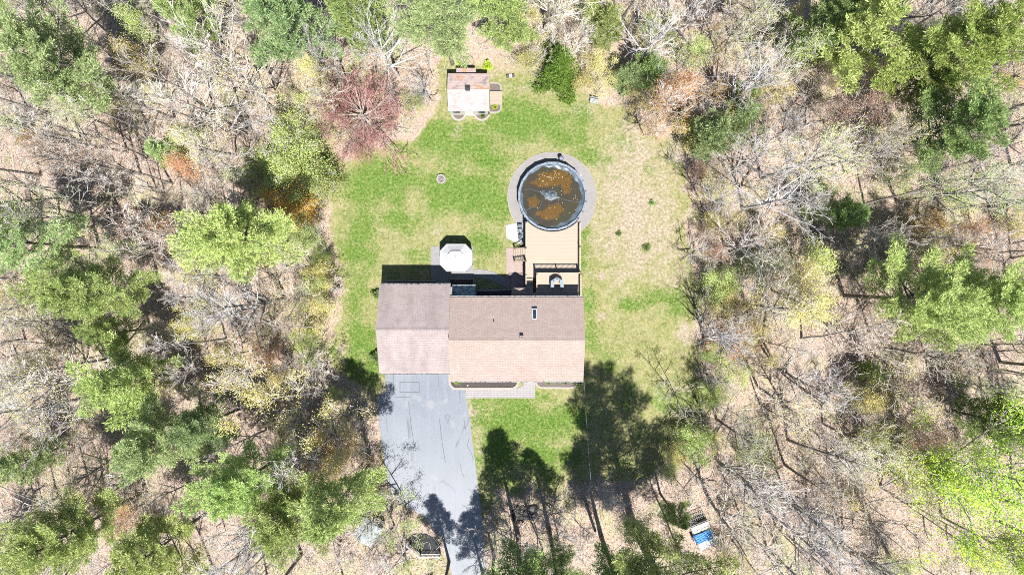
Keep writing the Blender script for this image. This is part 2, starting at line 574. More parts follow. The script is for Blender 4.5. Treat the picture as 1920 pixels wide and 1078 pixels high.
def bar(bm, a, b, w, h=None):
    """a square bar from a to b"""
    a, b = Vector(a), Vector(b)
    h = h or w
    d = b - a
    q = d.to_track_quat('X', 'Z')
    mt = Matrix.Translation((a + b) / 2) @ q.to_matrix().to_4x4() @ Matrix.Diagonal((d.length, w, h, 1))
    bmesh.ops.create_cube(bm, size=1, matrix=mt)


def prism(bm, pts, z0, z1):
    lo = [bm.verts.new((x, y, z0)) for x, y in pts]
    hi = [bm.verts.new((x, y, z1)) for x, y in pts]
    bm.faces.new(lo)
    bm.faces.new(hi)
    n = len(pts)
    for i in range(n):
        j = (i + 1) % n
        bm.faces.new((lo[i], lo[j], hi[j], hi[i]))


def disc(bm, c, r0, r1, z0, z1, n=32, a0=0.0):
    """a frustum with caps"""
    lo = [bm.verts.new((c[0] + r0 * math.cos(a0 + 2 * math.pi * i / n), c[1] + r0 * math.sin(a0 + 2 * math.pi * i / n), z0)) for i in range(n)]
    hi = [bm.verts.new((c[0] + r1 * math.cos(a0 + 2 * math.pi * i / n), c[1] + r1 * math.sin(a0 + 2 * math.pi * i / n), z1)) for i in range(n)]
    bm.faces.new(lo)
    bm.faces.new(hi)
    for i in range(n):
        j = (i + 1) % n
        bm.faces.new((lo[i], lo[j], hi[j], hi[i]))


def lathe(bm, c, prof, n=32, a0=0.0, a1=2 * math.pi):
    """prof: list of (r, z)"""
    closed = abs(a1 - a0 - 2 * math.pi) < 1e-6
    m = n if closed else n + 1
    rings = []
    for r, z in prof:
        rings.append([bm.verts.new((c[0] + r * math.cos(a0 + (a1 - a0) * i / n), c[1] + r * math.sin(a0 + (a1 - a0) * i / n), z)) for i in range(m)])
    for k in range(len(rings) - 1):
        for i in range(n):
            j = (i + 1) % m
            bm.faces.new((rings[k][i], rings[k][j], rings[k + 1][j], rings[k + 1][i]))


def tube(bm, pts, r, n=6):
    pts = [Vector(p) for p in pts]
    rings = []
    for i, p in enumerate(pts):
        d = (pts[min(i + 1, len(pts) - 1)] - pts[max(i - 1, 0)]).normalized()
        u = d.orthogonal().normalized()
        v = d.cross(u)
        rr = r[i] if isinstance(r, (list, tuple)) else r
        rings.append([bm.verts.new(p + (u * math.cos(2 * math.pi * k / n) + v * math.sin(2 * math.pi * k / n)) * rr) for k in range(n)])
    for a, b2 in zip(rings, rings[1:]):
        for k in range(n):
            bm.faces.new((a[k], a[(k + 1) % n], b2[(k + 1) % n], b2[k]))
    bm.faces.new(rings[0])
    bm.faces.new(rings[-1])


def blob(bm, c, rx, ry, rz, sub=3, amp=0.25, seed=0):
    r = bmesh.ops.create_icosphere(bm, subdivisions=sub, radius=1.0)
    rr = random.Random(seed)
    dirs = [(Vector((rr.uniform(-1, 1), rr.uniform(-1, 1), rr.uniform(-1, 1))).normalized(), rr.uniform(-amp, amp)) for _ in range(14)]
    for v in r['verts']:
        n = v.co.normalized()
        k = 1 + sum(a * max(0, n.dot(d)) ** 4 for d, a in dirs)
        v.co = Vector((c[0] + n.x * rx * k, c[1] + n.y * ry * k, c[2] + n.z * rz * k))


# ---- numpy mesh builders for foliage
def np_mesh(name, V, F):
    me = bpy.data.meshes.new(name)
    k = F.shape[1]
    me.vertices.add(len(V))
    me.vertices.foreach_set('co', V.astype(np.float32).ravel())
    me.loops.add(F.size)
    me.loops.foreach_set('vertex_index', F.astype(np.int32).ravel())
    me.polygons.add(len(F))
    me.polygons.foreach_set('loop_start', np.arange(0, F.size, k, dtype=np.int32))
    me.polygons.foreach_set('loop_total', np.full(len(F), k, dtype=np.int32))
    me.update(calc_edges=True)
    return me


def seg_mesh(name, segs, sides=3):
    """segs: (N,8) p0 p1 r0 r1 -> open tapered tubes"""
    S = np.asarray(segs, dtype=float)
    p0, p1, r0, r1 = S[:, :3], S[:, 3:6], S[:, 6], S[:, 7]
    d = p1 - p0
    d /= np.linalg.norm(d, axis=1, keepdims=True) + 1e-9
    ref = np.where(np.abs(d[:, 2:3]) < 0.9, np.array([[0, 0, 1.0]]), np.array([[1.0, 0, 0]]))
    u = np.cross(d, ref)
    u /= np.linalg.norm(u, axis=1, keepdims=True) + 1e-9
    v = np.cross(d, u)
    N = len(S)
    V = np.zeros((N, 2 * sides, 3))
    for k in range(sides):
        a = 2 * math.pi * k / sides
        o = u * math.cos(a) + v * math.sin(a)
        V[:, k] = p0 + o * r0[:, None]
        V[:, sides + k] = p1 + o * r1[:, None]
    base = (np.arange(N) * 2 * sides)[:, None]
    F = []
    for k in range(sides):
        j = (k + 1) % sides
        F.append(base + np.array([[k, j, sides + j, sides + k]]))
    return np_mesh(name, V.reshape(-1, 3), np.stack(F, 1).reshape(-1, 4))


def unit(n, rng=NR):
    a = rng.normal(size=(n, 3))
    return a / np.linalg.norm(a, axis=1, keepdims=True)


def leaf_mesh(name, C, D, L, W, rng=NR, up=0.6):
    """quads: centre C, direction D, length L, width W; face turned partly upward"""
    n = len(C)
    D = D / (np.linalg.norm(D, axis=1, keepdims=True) + 1e-9)
    ref = unit(n, rng)
    ref[:, 2] = np.abs(ref[:, 2]) * 0.6 + up
    s = np.cross(D, ref)
    s /= np.linalg.norm(s, axis=1, keepdims=True) + 1e-9
    L = np.broadcast_to(np.asarray(L, float), (n,))[:, None]
    W = np.broadcast_to(np.asarray(W, float), (n,))[:, None]
    V = np.stack([C, C + D * L * 0.45 + s * W * 0.5, C + D * L, C + D * L * 0.45 - s * W * 0.5], 1)
    F = np.arange(4 * n).reshape(n, 4)
    return np_mesh(name, V.reshape(-1, 3), F)


# ------------------------------------------------------------------ the ground sheet
LAWN = [(580, 262), (592, 330), (604, 400), (620, 470), (626, 540), (618, 620), (612, 690), (680, 735), (712, 790), (728, 880), (760, 940),
        (905, 950), (945, 935), (1000, 925), (1070, 900), (1150, 890), (1225, 860), (1290, 815), (1322, 750), (1322, 690), (1312, 600), (1318, 500),
        (1300, 400), (1285, 330), (1240, 262), (1190, 215), (1120, 180), (1060, 168), (960, 128), (925, 118), (835, 118), (820, 180),
        (775, 235), (740, 285), (660, 292), (625, 270)]
DRIVE = [(722, 690), (723, 733), (706, 745), (712, 805), (725, 900), (745, 938), (795, 968), (828, 1005), (852, 1090), (914, 1090), (905, 978),
         (894, 892), (880, 780), (872, 731), (868, 690)]


def poly_sd(X, Y, poly):
    """signed distance in px, positive inside"""
    inside = np.zeros(X.shape, bool)
    dist = np.full(X.shape, 1e9)
    n = len(poly)
    for i in range(n):
        x0, y0 = poly[i]
        x1, y1 = poly[(i + 1) % n]
        c = ((y0 > Y) != (y1 > Y)) & (X < (x1 - x0) * (Y - y0) / ((y1 - y0) or 1e-9) + x0)
        inside ^= c
        dx, dy = x1 - x0, y1 - y0
        t = np.clip(((X - x0) * dx + (Y - y0) * dy) / (dx * dx + dy * dy), 0, 1)
        dist = np.minimum(dist, np.hypot(X - x0 - t * dx, Y - y0 - t * dy))
    return np.where(inside, dist, -dist)


LUSH = [  # px x, y, rx, ry, strength
    (800, 255, 60, 35, .75), (890, 280, 90, 55, .8), (720, 345, 80, 45, .9), (960, 225, 75, 48, .9), (1060, 240, 70, 45, .75), (860, 350, 90, 45, .75),
    (675, 470, 34, 120, .9), (668, 620, 22, 110, .85), (695, 660, 22, 60, .85), (745, 410, 50, 25, .6), (905, 470, 60, 30, .8), (930, 400, 30, 40, .65),
    (980, 250, 60, 30, .6), (1098, 290, 30, 25, .6), (1240, 558, 48, 18, .9), (1178, 570, 22, 16, .95), (1100, 460, 16, 60, .75), (1112, 590, 18, 70, .6),
    (1110, 520, 20, 30, .5), (970, 790, 80, 45, .95), (1045, 790, 60, 40, .85), (940, 860, 40, 45, .85), (1020, 860, 60, 35, .7), (1000, 745, 60, 16, .6),
    (1212, 463, 8, 8, 1), (1160, 437, 7, 6, .9), (1140, 300, 14, 10, .7), (1215, 320, 12, 12, .6), (1210, 640, 60, 30, .35), (1140, 680, 30, 40, .45),
    (1222, 380, 10, 8, .6), (790, 480, 25, 20, .5), (1060, 190, 30, 14, .4), (655, 720, 40, 20, .6), (1265, 585, 30, 14, .6), (1275, 745, 50, 60, .42), (1170, 655, 50, 60, .35), (1200, 640, 40, 30, .45), (610, 330, 24, 60, .5), (632, 520, 20, 120, .55), (940, 905, 50, 26, .6), (560, 330, 26, 60, .5), (870, 215, 30, 14, .5)]
DIRT = [(1190, 290, 34, 26, .9), (1235, 360, 26, 50, .6), (1090, 208, 22, 12, .9), (885, 765, 14, 40, .8), (1150, 400, 40, 40, .5), (1190, 470, 70, 60, .45),
        (1128, 520, 7, 8, .9), (1130, 592, 9, 9, .9), (1290, 625, 20, 22, .9), (900, 850, 8, 60, .6), (640, 655, 10, 20, .8), (1160, 480, 20, 30, .4),
        (860, 245, 16, 14, .6), (1250, 300, 40, 40, .4), (720, 760, 12, 60, .7), (735, 880, 8, 50, .6), (940, 135, 60, 14, .5), (810, 200, 20, 40, .4),
        (1200, 240, 50, 20, .7), (1160, 340, 60, 90, .5), (1230, 470, 60, 60, .55), (1150, 450, 50, 60, .45), (1250, 420, 40, 40, .55), (1270, 520, 30, 40, .5), (1165, 640, 60, 50, .25), (1190, 390, 95, 160, .72), (740, 480, 60, 40, .25), (830, 420, 60, 30, .3), (1000, 165, 70, 14, .5), (700, 280, 60, 12, .5)]


def build_ground():
    st = 0.3
    xs = np.concatenate([[-900, -400, -180, -110, -75], np.arange(-60, 60.01, st), [75, 110, 180, 400, 900]])
    ys = np.concatenate([[-900, -400, -180, -90, -55], np.arange(-36, 36.01, st), [55, 90, 180, 400, 900]])
    nx, ny = len(xs), len(ys)
    X, Y = np.meshgrid(xs, ys)
    PX, PY = 960 + X * S0, 539 - Y * S0
    sd = poly_sd(PX, PY, LAWN)
    rs = np.random.default_rng(3)

    def field(sc):
        k = rs.normal(size=(24, 2)) * sc
        ph = rs.uniform(0, 6.28, 24)
        s = np.zeros(X.shape)
        for (a, b), p in zip(k, ph):
            s += np.sin(a * X + b * Y + p)
        return s / math.sqrt(12)
    n1, n2, n3 = field(0.35), field(0.9), field(2.0)
    sdn = sd + n1 * 9 + n2 * 7 + n3 * 4
    straw = np.clip(0.5 + sdn / 26, 0, 1)
    for cx, cy, rx, ry, s in ((700, 190, 160, 70, .62), (600, 250, 60, 60, .7), (980, 130, 120, 40, .6), (1150, 150, 80, 50, .45), (680, 760, 40, 70, .5), (1240, 850, 60, 60, .6), (690, 900, 40, 60, .5), (1010, 950, 110, 50, .45), (560, 170, 60, 60, .45), (560, 620, 70, 90, .4), (1300, 800, 60, 60, .6)):
        straw = np.maximum(straw, s * np.exp(-((PX - cx) / rx) ** 2 - ((PY - cy) / ry) ** 2) + n2 * .08)
    lush = np.zeros(X.shape)
    for cx, cy, rx, ry, s in LUSH:
        q = ((PX - cx) / rx) ** 2 + ((PY - cy) / ry) ** 2
        lush = np.maximum(lush, .86 * s * np.exp(-q * 0.85))
    lush = lush + np.where(sd > 8, np.where(PX > 1095, np.where(PY > 560, 0.09, 0.03), 0.14), 0) + n1 * 0.07 + n2 * 0.10 + n3 * 0.08
    lush *= np.clip(0.5 + sdn / 20, 0, 1)
    # green specks on the forest floor
    lush = np.maximum(lush, np.clip(n1 * n2 * 0.35 - 0.15, 0, 0.42) * (sd < 0))
    dirt = np.zeros(X.shape)
    for cx, cy, rx, ry, s in DIRT:
        q = ((PX - cx) / rx) ** 2 + ((PY - cy) / ry) ** 2
        dirt = np.maximum(dirt, s * np.exp(-q * 0.7))
    dirt = dirt + n2 * 0.06
    dirt = np.clip(dirt, 0, 1) * np.clip(0.5 + sdn / 30, 0, 1)
    Z = (n2 * 0.03 + n3 * 0.015) * np.clip(-sd / 40, 0, 1)
    far = (np.abs(X) > 61) | (np.abs(Y) > 37)
    Z[far] = 0
    Z = np.minimum(Z, 0.0)
    V = np.stack([X, Y, Z], -1).reshape(-1, 3)
    i = np.arange((ny - 1) * (nx - 1))
    r, c = i // (nx - 1), i % (nx - 1)
    a = r * nx + c
    F = np.stack([a, a + 1, a + nx + 1, a + nx], 1)
    me = np_mesh('ground', V, F)
    at = me.attributes.new('cover', 'FLOAT_COLOR', 'POINT')
    colr = np.stack([np.clip(lush, 0, 1), straw, dirt, np.ones(X.shape)], -1).reshape(-1, 4)
    at.data.foreach_set('color', colr.astype(np.float32).ravel())
    o = link('ground', me, M['ground'])
    kind(o, 'structure')
    return o


build_ground()


def sheet(name, pts_px, mat, z=0.01, h=0.06):
    bm = bm_new()
    prism(bm, [tuple(P(x, y, 0))[:2] for x, y in pts_px], -0.05, z)
    o = fin(bm, name, mat)
    kind(o, 'structure')
    return o


sheet('driveway', DRIVE, M['asphalt'], 0.03)
# tar lines on the driveway: the cut patch and the long joints
bm = bm_new()


def tarline(pts, w=0.05):
    q = [P(x, y, 0.034) for x, y in pts]
    for a, b2 in zip(q, q[1:]):
        bar(bm, a, b2, w, 0.008)


tarline([(750, 716), (786, 716), (786, 735), (750, 735), (750, 716)])
tarline([(738, 702), (738, 730), (741, 744), (772, 745)], 0.04)
tarline([(766, 752), (770, 790), (776, 832)], 0.05)
tarline([(824, 785), (829, 830), (835, 866)], 0.05)
tarline([(862, 866), (866, 885), (870, 893)], 0.03)
tarline([(820, 703), (823, 712), (822, 725)], 0.03)
tarline([(832, 779), (843, 779), (840, 793), (834, 780)], 0.04)
tarline([(880, 820), (876, 835), (884, 850), (888, 862)], 0.04)
o = fin(bm, 'tar_lines', M['crack'])
kind(o, 'structure')

# patios and paths
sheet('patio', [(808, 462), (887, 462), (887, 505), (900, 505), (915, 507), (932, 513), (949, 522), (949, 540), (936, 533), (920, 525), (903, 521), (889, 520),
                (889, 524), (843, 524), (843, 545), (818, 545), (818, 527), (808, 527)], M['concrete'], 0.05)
sheet('brick_patio', [(949.2, 465), (985, 465), (985, 562), (949.2, 562)], M['brickpav'], 0.055)
sheet('front_walk', [(873, 727), (972, 727), (981, 722), (984, 705), (1003, 705), (1003, 746), (873, 746)], M['greypav'], 0.06)
bm = bm_new()
pc = P(1035.5, 369.5, 0)
lathe(bm, pc, [(0.1, -0.04), (4.62, -0.04), (4.62, 0.05), (3.3, 0.052), (0.1, 0.052)], 96)
o = fin(bm, 'pool_surround', M['ringpav'])
kind(o, 'structure')
bm = bm_new()
lathe(bm, pc, [(4.62, -0.02), (4.68, -0.02), (4.68, 0.07), (4.62, 0.07)], 96, math.radians(20), math.radians(340))
o = fin(bm, 'surround_edge', M['edging'])
kind(o, 'structure')
sheet('equipment_pad', [(949, 423), (962, 419), (983, 418), (983, 458), (972, 457), (950, 447)], M['concrete_bright'], 0.06)

# ------------------------------------------------------------------ the house
HX = thing('house', 'house with tan main roof and mauve garage roof at the head of the driveway', 'house', (0, -5, 0))


def hp(x, y, z):
    return (x, y + 5, z)


def gable_roof(name, x0, x1, yn, ys, ze, zr, mat, parent, th=0.16):
    bm = bm_new()
    ym = (yn + ys) / 2
    prof = [(ys, ze), (ym, zr), (yn, ze), (yn, ze - th), (ym, zr - th * 1.1), (ys, ze - th)]
    a = [bm.verts.new(hp(x0, y, z)) for y, z in prof]
    b = [bm.verts.new(hp(x1, y, z)) for y, z in prof]
    n = len(prof)
    for i in range(n):
        j = (i + 1) % n
        bm.faces.new((a[i], a[j], b[j], b[i]))
    bm.faces.new((a[0], a[1], a[4], a[5]))
    bm.faces.new((a[1], a[2], a[3], a[4]))
    bm.faces.new((b[0], b[1], b[4], b[5]))
    bm.faces.new((b[1], b[2], b[3], b[4]))
    return fin(bm, name, mat, parent)


GY = (0.29, -8.43)
MY = (-0.93, -9.11)
r1 = gable_roof('roof', -13.03, -6.02, GY[0], GY[1], 4.10, 5.80, M['roof_garage'], HX)
r1['label'] = 'mauve grey shingled garage roof'
r2 = gable_roof('roof', -6.01, 6.94, MY[0], MY[1], 4.65, 6.35, M['roof_main'], HX)
r2['label'] = 'tan shingled main roof'
# walls
bm = bm_new()


def gable_body(bm, x0, x1, yn, ys, ze, zr):
    ym = (yn + ys) / 2
    a = [bm.verts.new(hp(x0, y, z)) for y, z in ((ys, 0), (ys, ze), (ym, zr), (yn, ze), (yn, 0))]
    b = [bm.verts.new(hp(x1, y, z)) for y, z in ((ys, 0), (ys, ze), (ym, zr), (yn, ze), (yn, 0))]
    bm.faces.new(a)
    bm.faces.new(b)
    for i in range(5):
        j = (i + 1) % 5
        bm.faces.new((a[i], a[j], b[j], b[i]))


gable_body(bm, -12.88, -5.93, 0.04, -8.18, 4.0, 5.60)
fin(bm, 'wall', M['siding'], HX)['label'] = 'garage walls'
bm = bm_new()
gable_body(bm, -5.92, 6.82, -1.15, -8.86, 4.55, 6.15)
fin(bm, 'wall', M['siding'], HX)
for (x0, x1, y, z, k) in ((-13.03, -6.05, GY[0] + 0.05, 4.02, 1), (-13.03, -6.05, GY[1] - 0.05, 4.02, -1), (-6.0, 6.94, MY[0] + 0.05, 4.56, 1), (-6.0, 6.94, MY[1] - 0.05, 4.56, -1)):
    bm = bm_new()
    box(bm, x0, x1, y + 5 - 0.055, y + 5 - 0.04, z - 0.1, z + 0.04)
    box(bm, x0, x1, y + 5 + 0.04, y + 5 + 0.055, z - 0.1, z + 0.04)
    box(bm, x0, x1, y + 5 - 0.04, y + 5 + 0.04, z - 0.1, z - 0.08)
    fin(bm, 'gutter', M['gutter'], HX)
# ridge caps
for (x0, x1, y, z, mm) in ((-13.05, -6.02, sum(GY) / 2, 5.80, 'roof_garage'), (-6.03, 6.96, sum(MY) / 2, 6.35, 'roof_main')):
    bm = bm_new()
    for s in (-1, 1):
        a = [bm.verts.new(hp(xx, y + s * dy, z + dz)) for xx, dy, dz in ((x0, 0, 0.03), (x1, 0, 0.03), (x1, 0.16, -0.035), (x0, 0.16, -0.035))]
        bm.faces.new(a)
    fin(bm, 'ridge_cap', M[mm], r1 if mm == 'roof_garage' else r2)


def roof_z(y):           # main roof
    ym = sum(MY) / 2
    return 6.35 - abs(y - ym) / (MY[0] - ym) * 1.70


# skylight
sp_ = P(1002.5, 589, 5.6)
zz = roof_z(sp_.y)
sl = (6.35 - 4.65) / (MY[0] - sum(MY) / 2)


def on_roof(dx, dy, dz):
    return hp(sp_.x + dx, sp_.y + dy, roof_z(sp_.y + dy) + dz)


bm = bm_new()
for (xa, xb, ya, yb) in ((-0.215, -0.17, -0.50, 0.52), (0.17, 0.215, -0.50, 0.52), (-0.17, 0.17, -0.50, -0.42), (-0.17, 0.17, 0.44, 0.52)):
    vs = []
    for dz in (0.0, 0.13):
        vs += [bm.verts.new(on_roof(x, y, dz)) for x, y in ((xa, ya), (xb, ya), (xb, yb), (xa, yb))]
    for f in ((0, 1, 2, 3), (4, 5, 6, 7), (0, 1, 5, 4), (1, 2, 6, 5), (2, 3, 7, 6), (3, 0, 4, 7)):
        bm.faces.new([vs[i] for i in f])
skl = fin(bm, 'skylight', M['white'], r2)
bm = bm_new()
bm.faces.new([bm.verts.new(on_roof(x, y, 0.09)) for x, y in ((-0.17, -0.42), (0.17, -0.42), (0.17, 0.44), (-0.17, 0.44))])
vs = []
for dz in (0.0, 0.16):
    vs += [bm.verts.new(on_roof(x, y, dz)) for x, y in ((-0.25, 0.53), (0.25, 0.53), (0.25, 0.66), (-0.25, 0.66))]
for f in ((0, 1, 2, 3), (4, 5, 6, 7), (0, 1, 5, 4), (1, 2, 6, 5), (2, 3, 7, 6), (3, 0, 4, 7)):
    bm.faces.new([vs[i] for i in f])
fin(bm, 'skylight_pane', M['glass'], r2)
# chimney flue near the ridge
cp = P(978.5, 632.5, 6.6)
bm = bm_new()
box(bm, cp.x - 0.17, cp.x + 0.17, cp.y + 5 - 0.17, cp.y + 5 + 0.17, 5.8, 6.60)
ch = fin(bm, 'chimney', M['brickstack'], r2)
bm = bm_new()
disc(bm, (cp.x, cp.y + 5), 0.08, 0.08, 6.601, 6.66, 12)
fin(bm, 'flue_cap', M['black'], r2)
vp = P(926, 604, 5.9)
bm = bm_new()
disc(bm, (vp.x, vp.y + 5), 0.05, 0.05, roof_z(vp.y) - 0.1, roof_z(vp.y) + 0.42, 10)
fin(bm, 'vent_pipe', M['dark'], r2)
# step flashing where the garage roof meets the main wall
bm = bm_new()
for i in range(16):
    y = 0.0 - i * 0.26
    z = 4.10 + (0.29 - y) / 4.36 * 1.70
    box(bm, -6.06, -6.02, y + 5 - 0.06, y + 5 + 0.06, z + 0.01, z + 0.07)
fin(bm, 'flashing', M['brickstack'], r1)
# low lean-to roof of the rear entry
bm = bm_new()
vs = [bm.verts.new(hp(*p)) for p in ((-6.0, 0.26, 2.5), (-3.66, 0.26, 2.5), (-3.66, -1.2, 2.9), (-6.0, -1.2, 2.9),
                                     (-6.0, 0.26, 2.38), (-3.66, 0.26, 2.38), (-3.66, -1.2, 2.78), (-6.0, -1.2, 2.78))]
for f in ((0, 1, 2, 3), (4, 5, 6, 7), (0, 1, 5, 4), (1, 2, 6, 5), (3, 0, 4, 7)):
    bm.faces.new([vs[i] for i in f])
e = fin(bm, 'entry_roof', M['metalroof'], HX)
bm = bm_new()
box(bm, -5.85, -3.8, 5 - 1.14, 5 + 0.1, 0, 2.42)
fin(bm, 'entry_wall', M['siding'], HX)
# gabled hood over the patio door
bm = bm_new()
xr, w_ = P(974, 540, 3.54).x, 0.76
for s in (-1, 1):
    vs = [bm.verts.new(hp(*p)) for p in ((xr, -0.05, 3.54), (xr + s * w_, -0.05, 2.84), (xr + s * w_, -1.2, 2.84), (xr, -1.2, 3.54),
                                         (xr, -0.05, 3.44), (xr + s * w_, -0.05, 2.74), (xr + s * w_, -1.2, 2.74), (xr, -1.2, 3.44))]
    for f in ((0, 1, 2, 3), (4, 5, 6, 7), (0, 1, 5, 4), (1, 2, 6, 5), (2, 3, 7, 6)):
        bm.faces.new([vs[i] for i in f])
fin(bm, 'door_hood', M['roof_main'], HX)
# openings
for (x, y, z, w, h, d) in ((-11.1, -8.19, 1.15, 2.6, 2.2, -1), (-7.9, -8.19, 1.15, 2.6, 2.2, -1)):
    bm = bm_new()
    box(bm, x - w / 2, x + w / 2, y + 5 - 0.03, y + 5 + 0.02, z - h / 2, z + h / 2)
    for k in range(1, 4):
        box(bm, x - w / 2 + 0.05, x + w / 2 - 0.05, y + 5 - 0.05, y + 5 - 0.031, z - h / 2 + k * 0.55 - 0.03, z - h / 2 + k * 0.55 + 0.0)
    fin(bm, 'garage_door', M['white'], HX)
wins = [(-4.2, -8.87, 3.3, 1.4, 1.1), (-1.2, -8.87, 3.3, 1.4, 1.1), (3.6, -8.87, 3.3, 1.4, 1.1), (5.4, -8.87, 3.3, 1.2, 1.1), (-4.2, -8.87, 1.1, 1.2, 0.8), (3.6, -8.87, 1.1, 1.2, 0.8),
        (-2.4, -1.14, 3.3, 1.2, 1.1), (5.6, -1.14, 3.5, 1.2, 1.0)]
for (x, y, z, w, h) in wins:
    s = -1 if y < -5 else 1
    bm = bm_new()
    yy = y + 5 + s * 0.02
    for (xa, xb, za, zb) in ((x - w / 2 - .06, x - w / 2, z - h / 2 - .06, z + h / 2 + .06), (x + w / 2, x + w / 2 + .06, z - h / 2 - .06, z + h / 2 + .06),
                             (x - w / 2, x + w / 2, z + h / 2, z + h / 2 + .06), (x - w / 2, x + w / 2, z - h / 2 - .06, z - h / 2), (x - .02, x + .02, z - h / 2, z + h / 2)):
        box(bm, xa, xb, yy - 0.03, yy + 0.03, za, zb)
    wf = fin(bm, 'window', M['white'], HX)
    bm = bm_new()
    box(bm, x - w / 2, x + w / 2, yy - 0.015, yy + 0.0, z - h / 2, z + h / 2)
    fin(bm, 'pane', M['glass'], wf)
for (x, y, z, w, h) in ((1.75, -8.87, 1.15, 1.0, 2.1), (xr, -1.14, 1.5, 1.0, 2.1), (3.6, -1.14, 3.3, 1.7, 2.05)):
    s = -1 if y < -5 else 1
    bm = bm_new()
    box(bm, x - w / 2, x + w / 2, y + 5 - 0.02 + s * .01, y + 5 + 0.02 + s * .02, z - h / 2, z + h / 2)
    dd = fin(bm, 'door', M['white'], HX)
    bm = bm_new()
    box(bm, x - w / 2 + 0.08, x - w / 2 + 0.14, y + 5 + s * .04, y + 5 + s * .09, z - 0.1, z + 0.05)
    fin(bm, 'handle', M['black'], dd)


# ------------------------------------------------------------------ planting beds with stone edging
def edging_line(bm, pts, w=0.22, h=0.16, z0=-0.03):
    """continuous ribbon of edging along a polyline (world xy)"""
    n = len(pts)
    pts = [Vector((p[0], p[1])) for p in pts]
    L, Rr = [], []
    for i in range(n):
        d = (pts[min(i + 1, n - 1)] - pts[max(i - 1, 0)]).normalized()
        nn = Vector((-d.y, d.x)) * w / 2
        L.append(pts[i] + nn)
        Rr.append(pts[i] - nn)
    vl0 = [bm.verts.new((*p, z0)) for p in L]
    vl1 = [bm.verts.new((*p, h)) for p in L]
    vr0 = [bm.verts.new((*p, z0)) for p in Rr]
    vr1 = [bm.verts.new((*p, h)) for p in Rr]
    for i in range(n - 1):
        bm.faces.new((vl1[i], vl1[i + 1], vr1[i + 1], vr1[i]))
        bm.faces.new((vl0[i], vl0[i + 1], vl1[i + 1], vl1[i]))
        bm.faces.new((vr0[i], vr0[i + 1], vr1[i + 1], vr1[i]))
    bm.faces.new((vl0[0], vl1[0], vr1[0], vr0[0]))
    bm.faces.new((vl0[-1], vl1[-1], vr1[-1], vr0[-1]))


def arc(cx, cy, r, a0, a1, n=10, ry=None):
    ry = ry or r
    return [(cx + r * math.cos(math.radians(a0 + (a1 - a0) * i / n)), cy + ry * math.sin(math.radians(a0 + (a1 - a0) * i / n))) for i in range(n + 1)]


def bed(label, outline_px, fill_px, mat, w=0.2, h=0.16):
    c = P(*outline_px[len(outline_px) // 2])
    t = thing('planting_bed', label, 'planting bed', (c.x, c.y, 0))
    bm = bm_new()
    edging_line(bm, [P(x, y)[:2] for x, y in outline_px], w, h)
    o = fin(bm, 'edging', M['edging'], t)
    o.matrix_parent_inverse = t.matrix_basis.inverted()
    bm = bm_new()
    prism(bm, [tuple(P(x, y))[:2] for x, y in fill_px], -0.02, 0.09)
    o = fin(bm, 'mulch', mat, t)
    o.matrix_parent_inverse = t.matrix_basis.inverted()
    return t


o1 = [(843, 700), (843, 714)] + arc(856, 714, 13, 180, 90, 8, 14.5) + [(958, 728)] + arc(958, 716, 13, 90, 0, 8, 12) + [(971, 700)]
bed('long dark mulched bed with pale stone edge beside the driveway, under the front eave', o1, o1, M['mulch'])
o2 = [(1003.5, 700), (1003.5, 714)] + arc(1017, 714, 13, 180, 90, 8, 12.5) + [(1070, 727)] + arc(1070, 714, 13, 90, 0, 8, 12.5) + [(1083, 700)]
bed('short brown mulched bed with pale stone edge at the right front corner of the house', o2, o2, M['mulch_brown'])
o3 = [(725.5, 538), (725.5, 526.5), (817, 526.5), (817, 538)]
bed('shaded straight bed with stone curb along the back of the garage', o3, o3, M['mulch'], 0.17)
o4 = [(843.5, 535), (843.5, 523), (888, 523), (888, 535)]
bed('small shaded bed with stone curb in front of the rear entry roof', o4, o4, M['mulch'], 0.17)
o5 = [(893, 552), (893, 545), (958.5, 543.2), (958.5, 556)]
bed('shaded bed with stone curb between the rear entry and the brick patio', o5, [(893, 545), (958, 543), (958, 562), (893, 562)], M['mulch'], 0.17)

# brick landing below the hood
t = thing('landing', 'square shaded landing on the brick patio below the gabled door hood', 'landing', (*P(972, 529)[:2], 0))
bm = bm_new()
a, b_ = P(959, 519), P(983.4, 560)
box(bm, a.x - t.location.x, b_.x - t.location.x, b_.y - t.location.y, a.y - t.location.y, 0.02, 0.42)
box(bm, a.x - 0.3 - t.location.x, b_.x - t.location.x, a.y - t.location.y + 0.003, a.y + 0.3 - t.location.y, 0.02, 0.24)
fin(bm, 'platform', M['brickpav'], t)


# ------------------------------------------------------------------ deck
LZ, UZ = 1.25, 2.25
DK = thing('deck', 'tan board deck in two levels with railings between the pool and the house', 'deck', (4, 3, 0))


def dchild(o):
    o.matrix_parent_inverse = DK.matrix_basis.inverted()
    return o


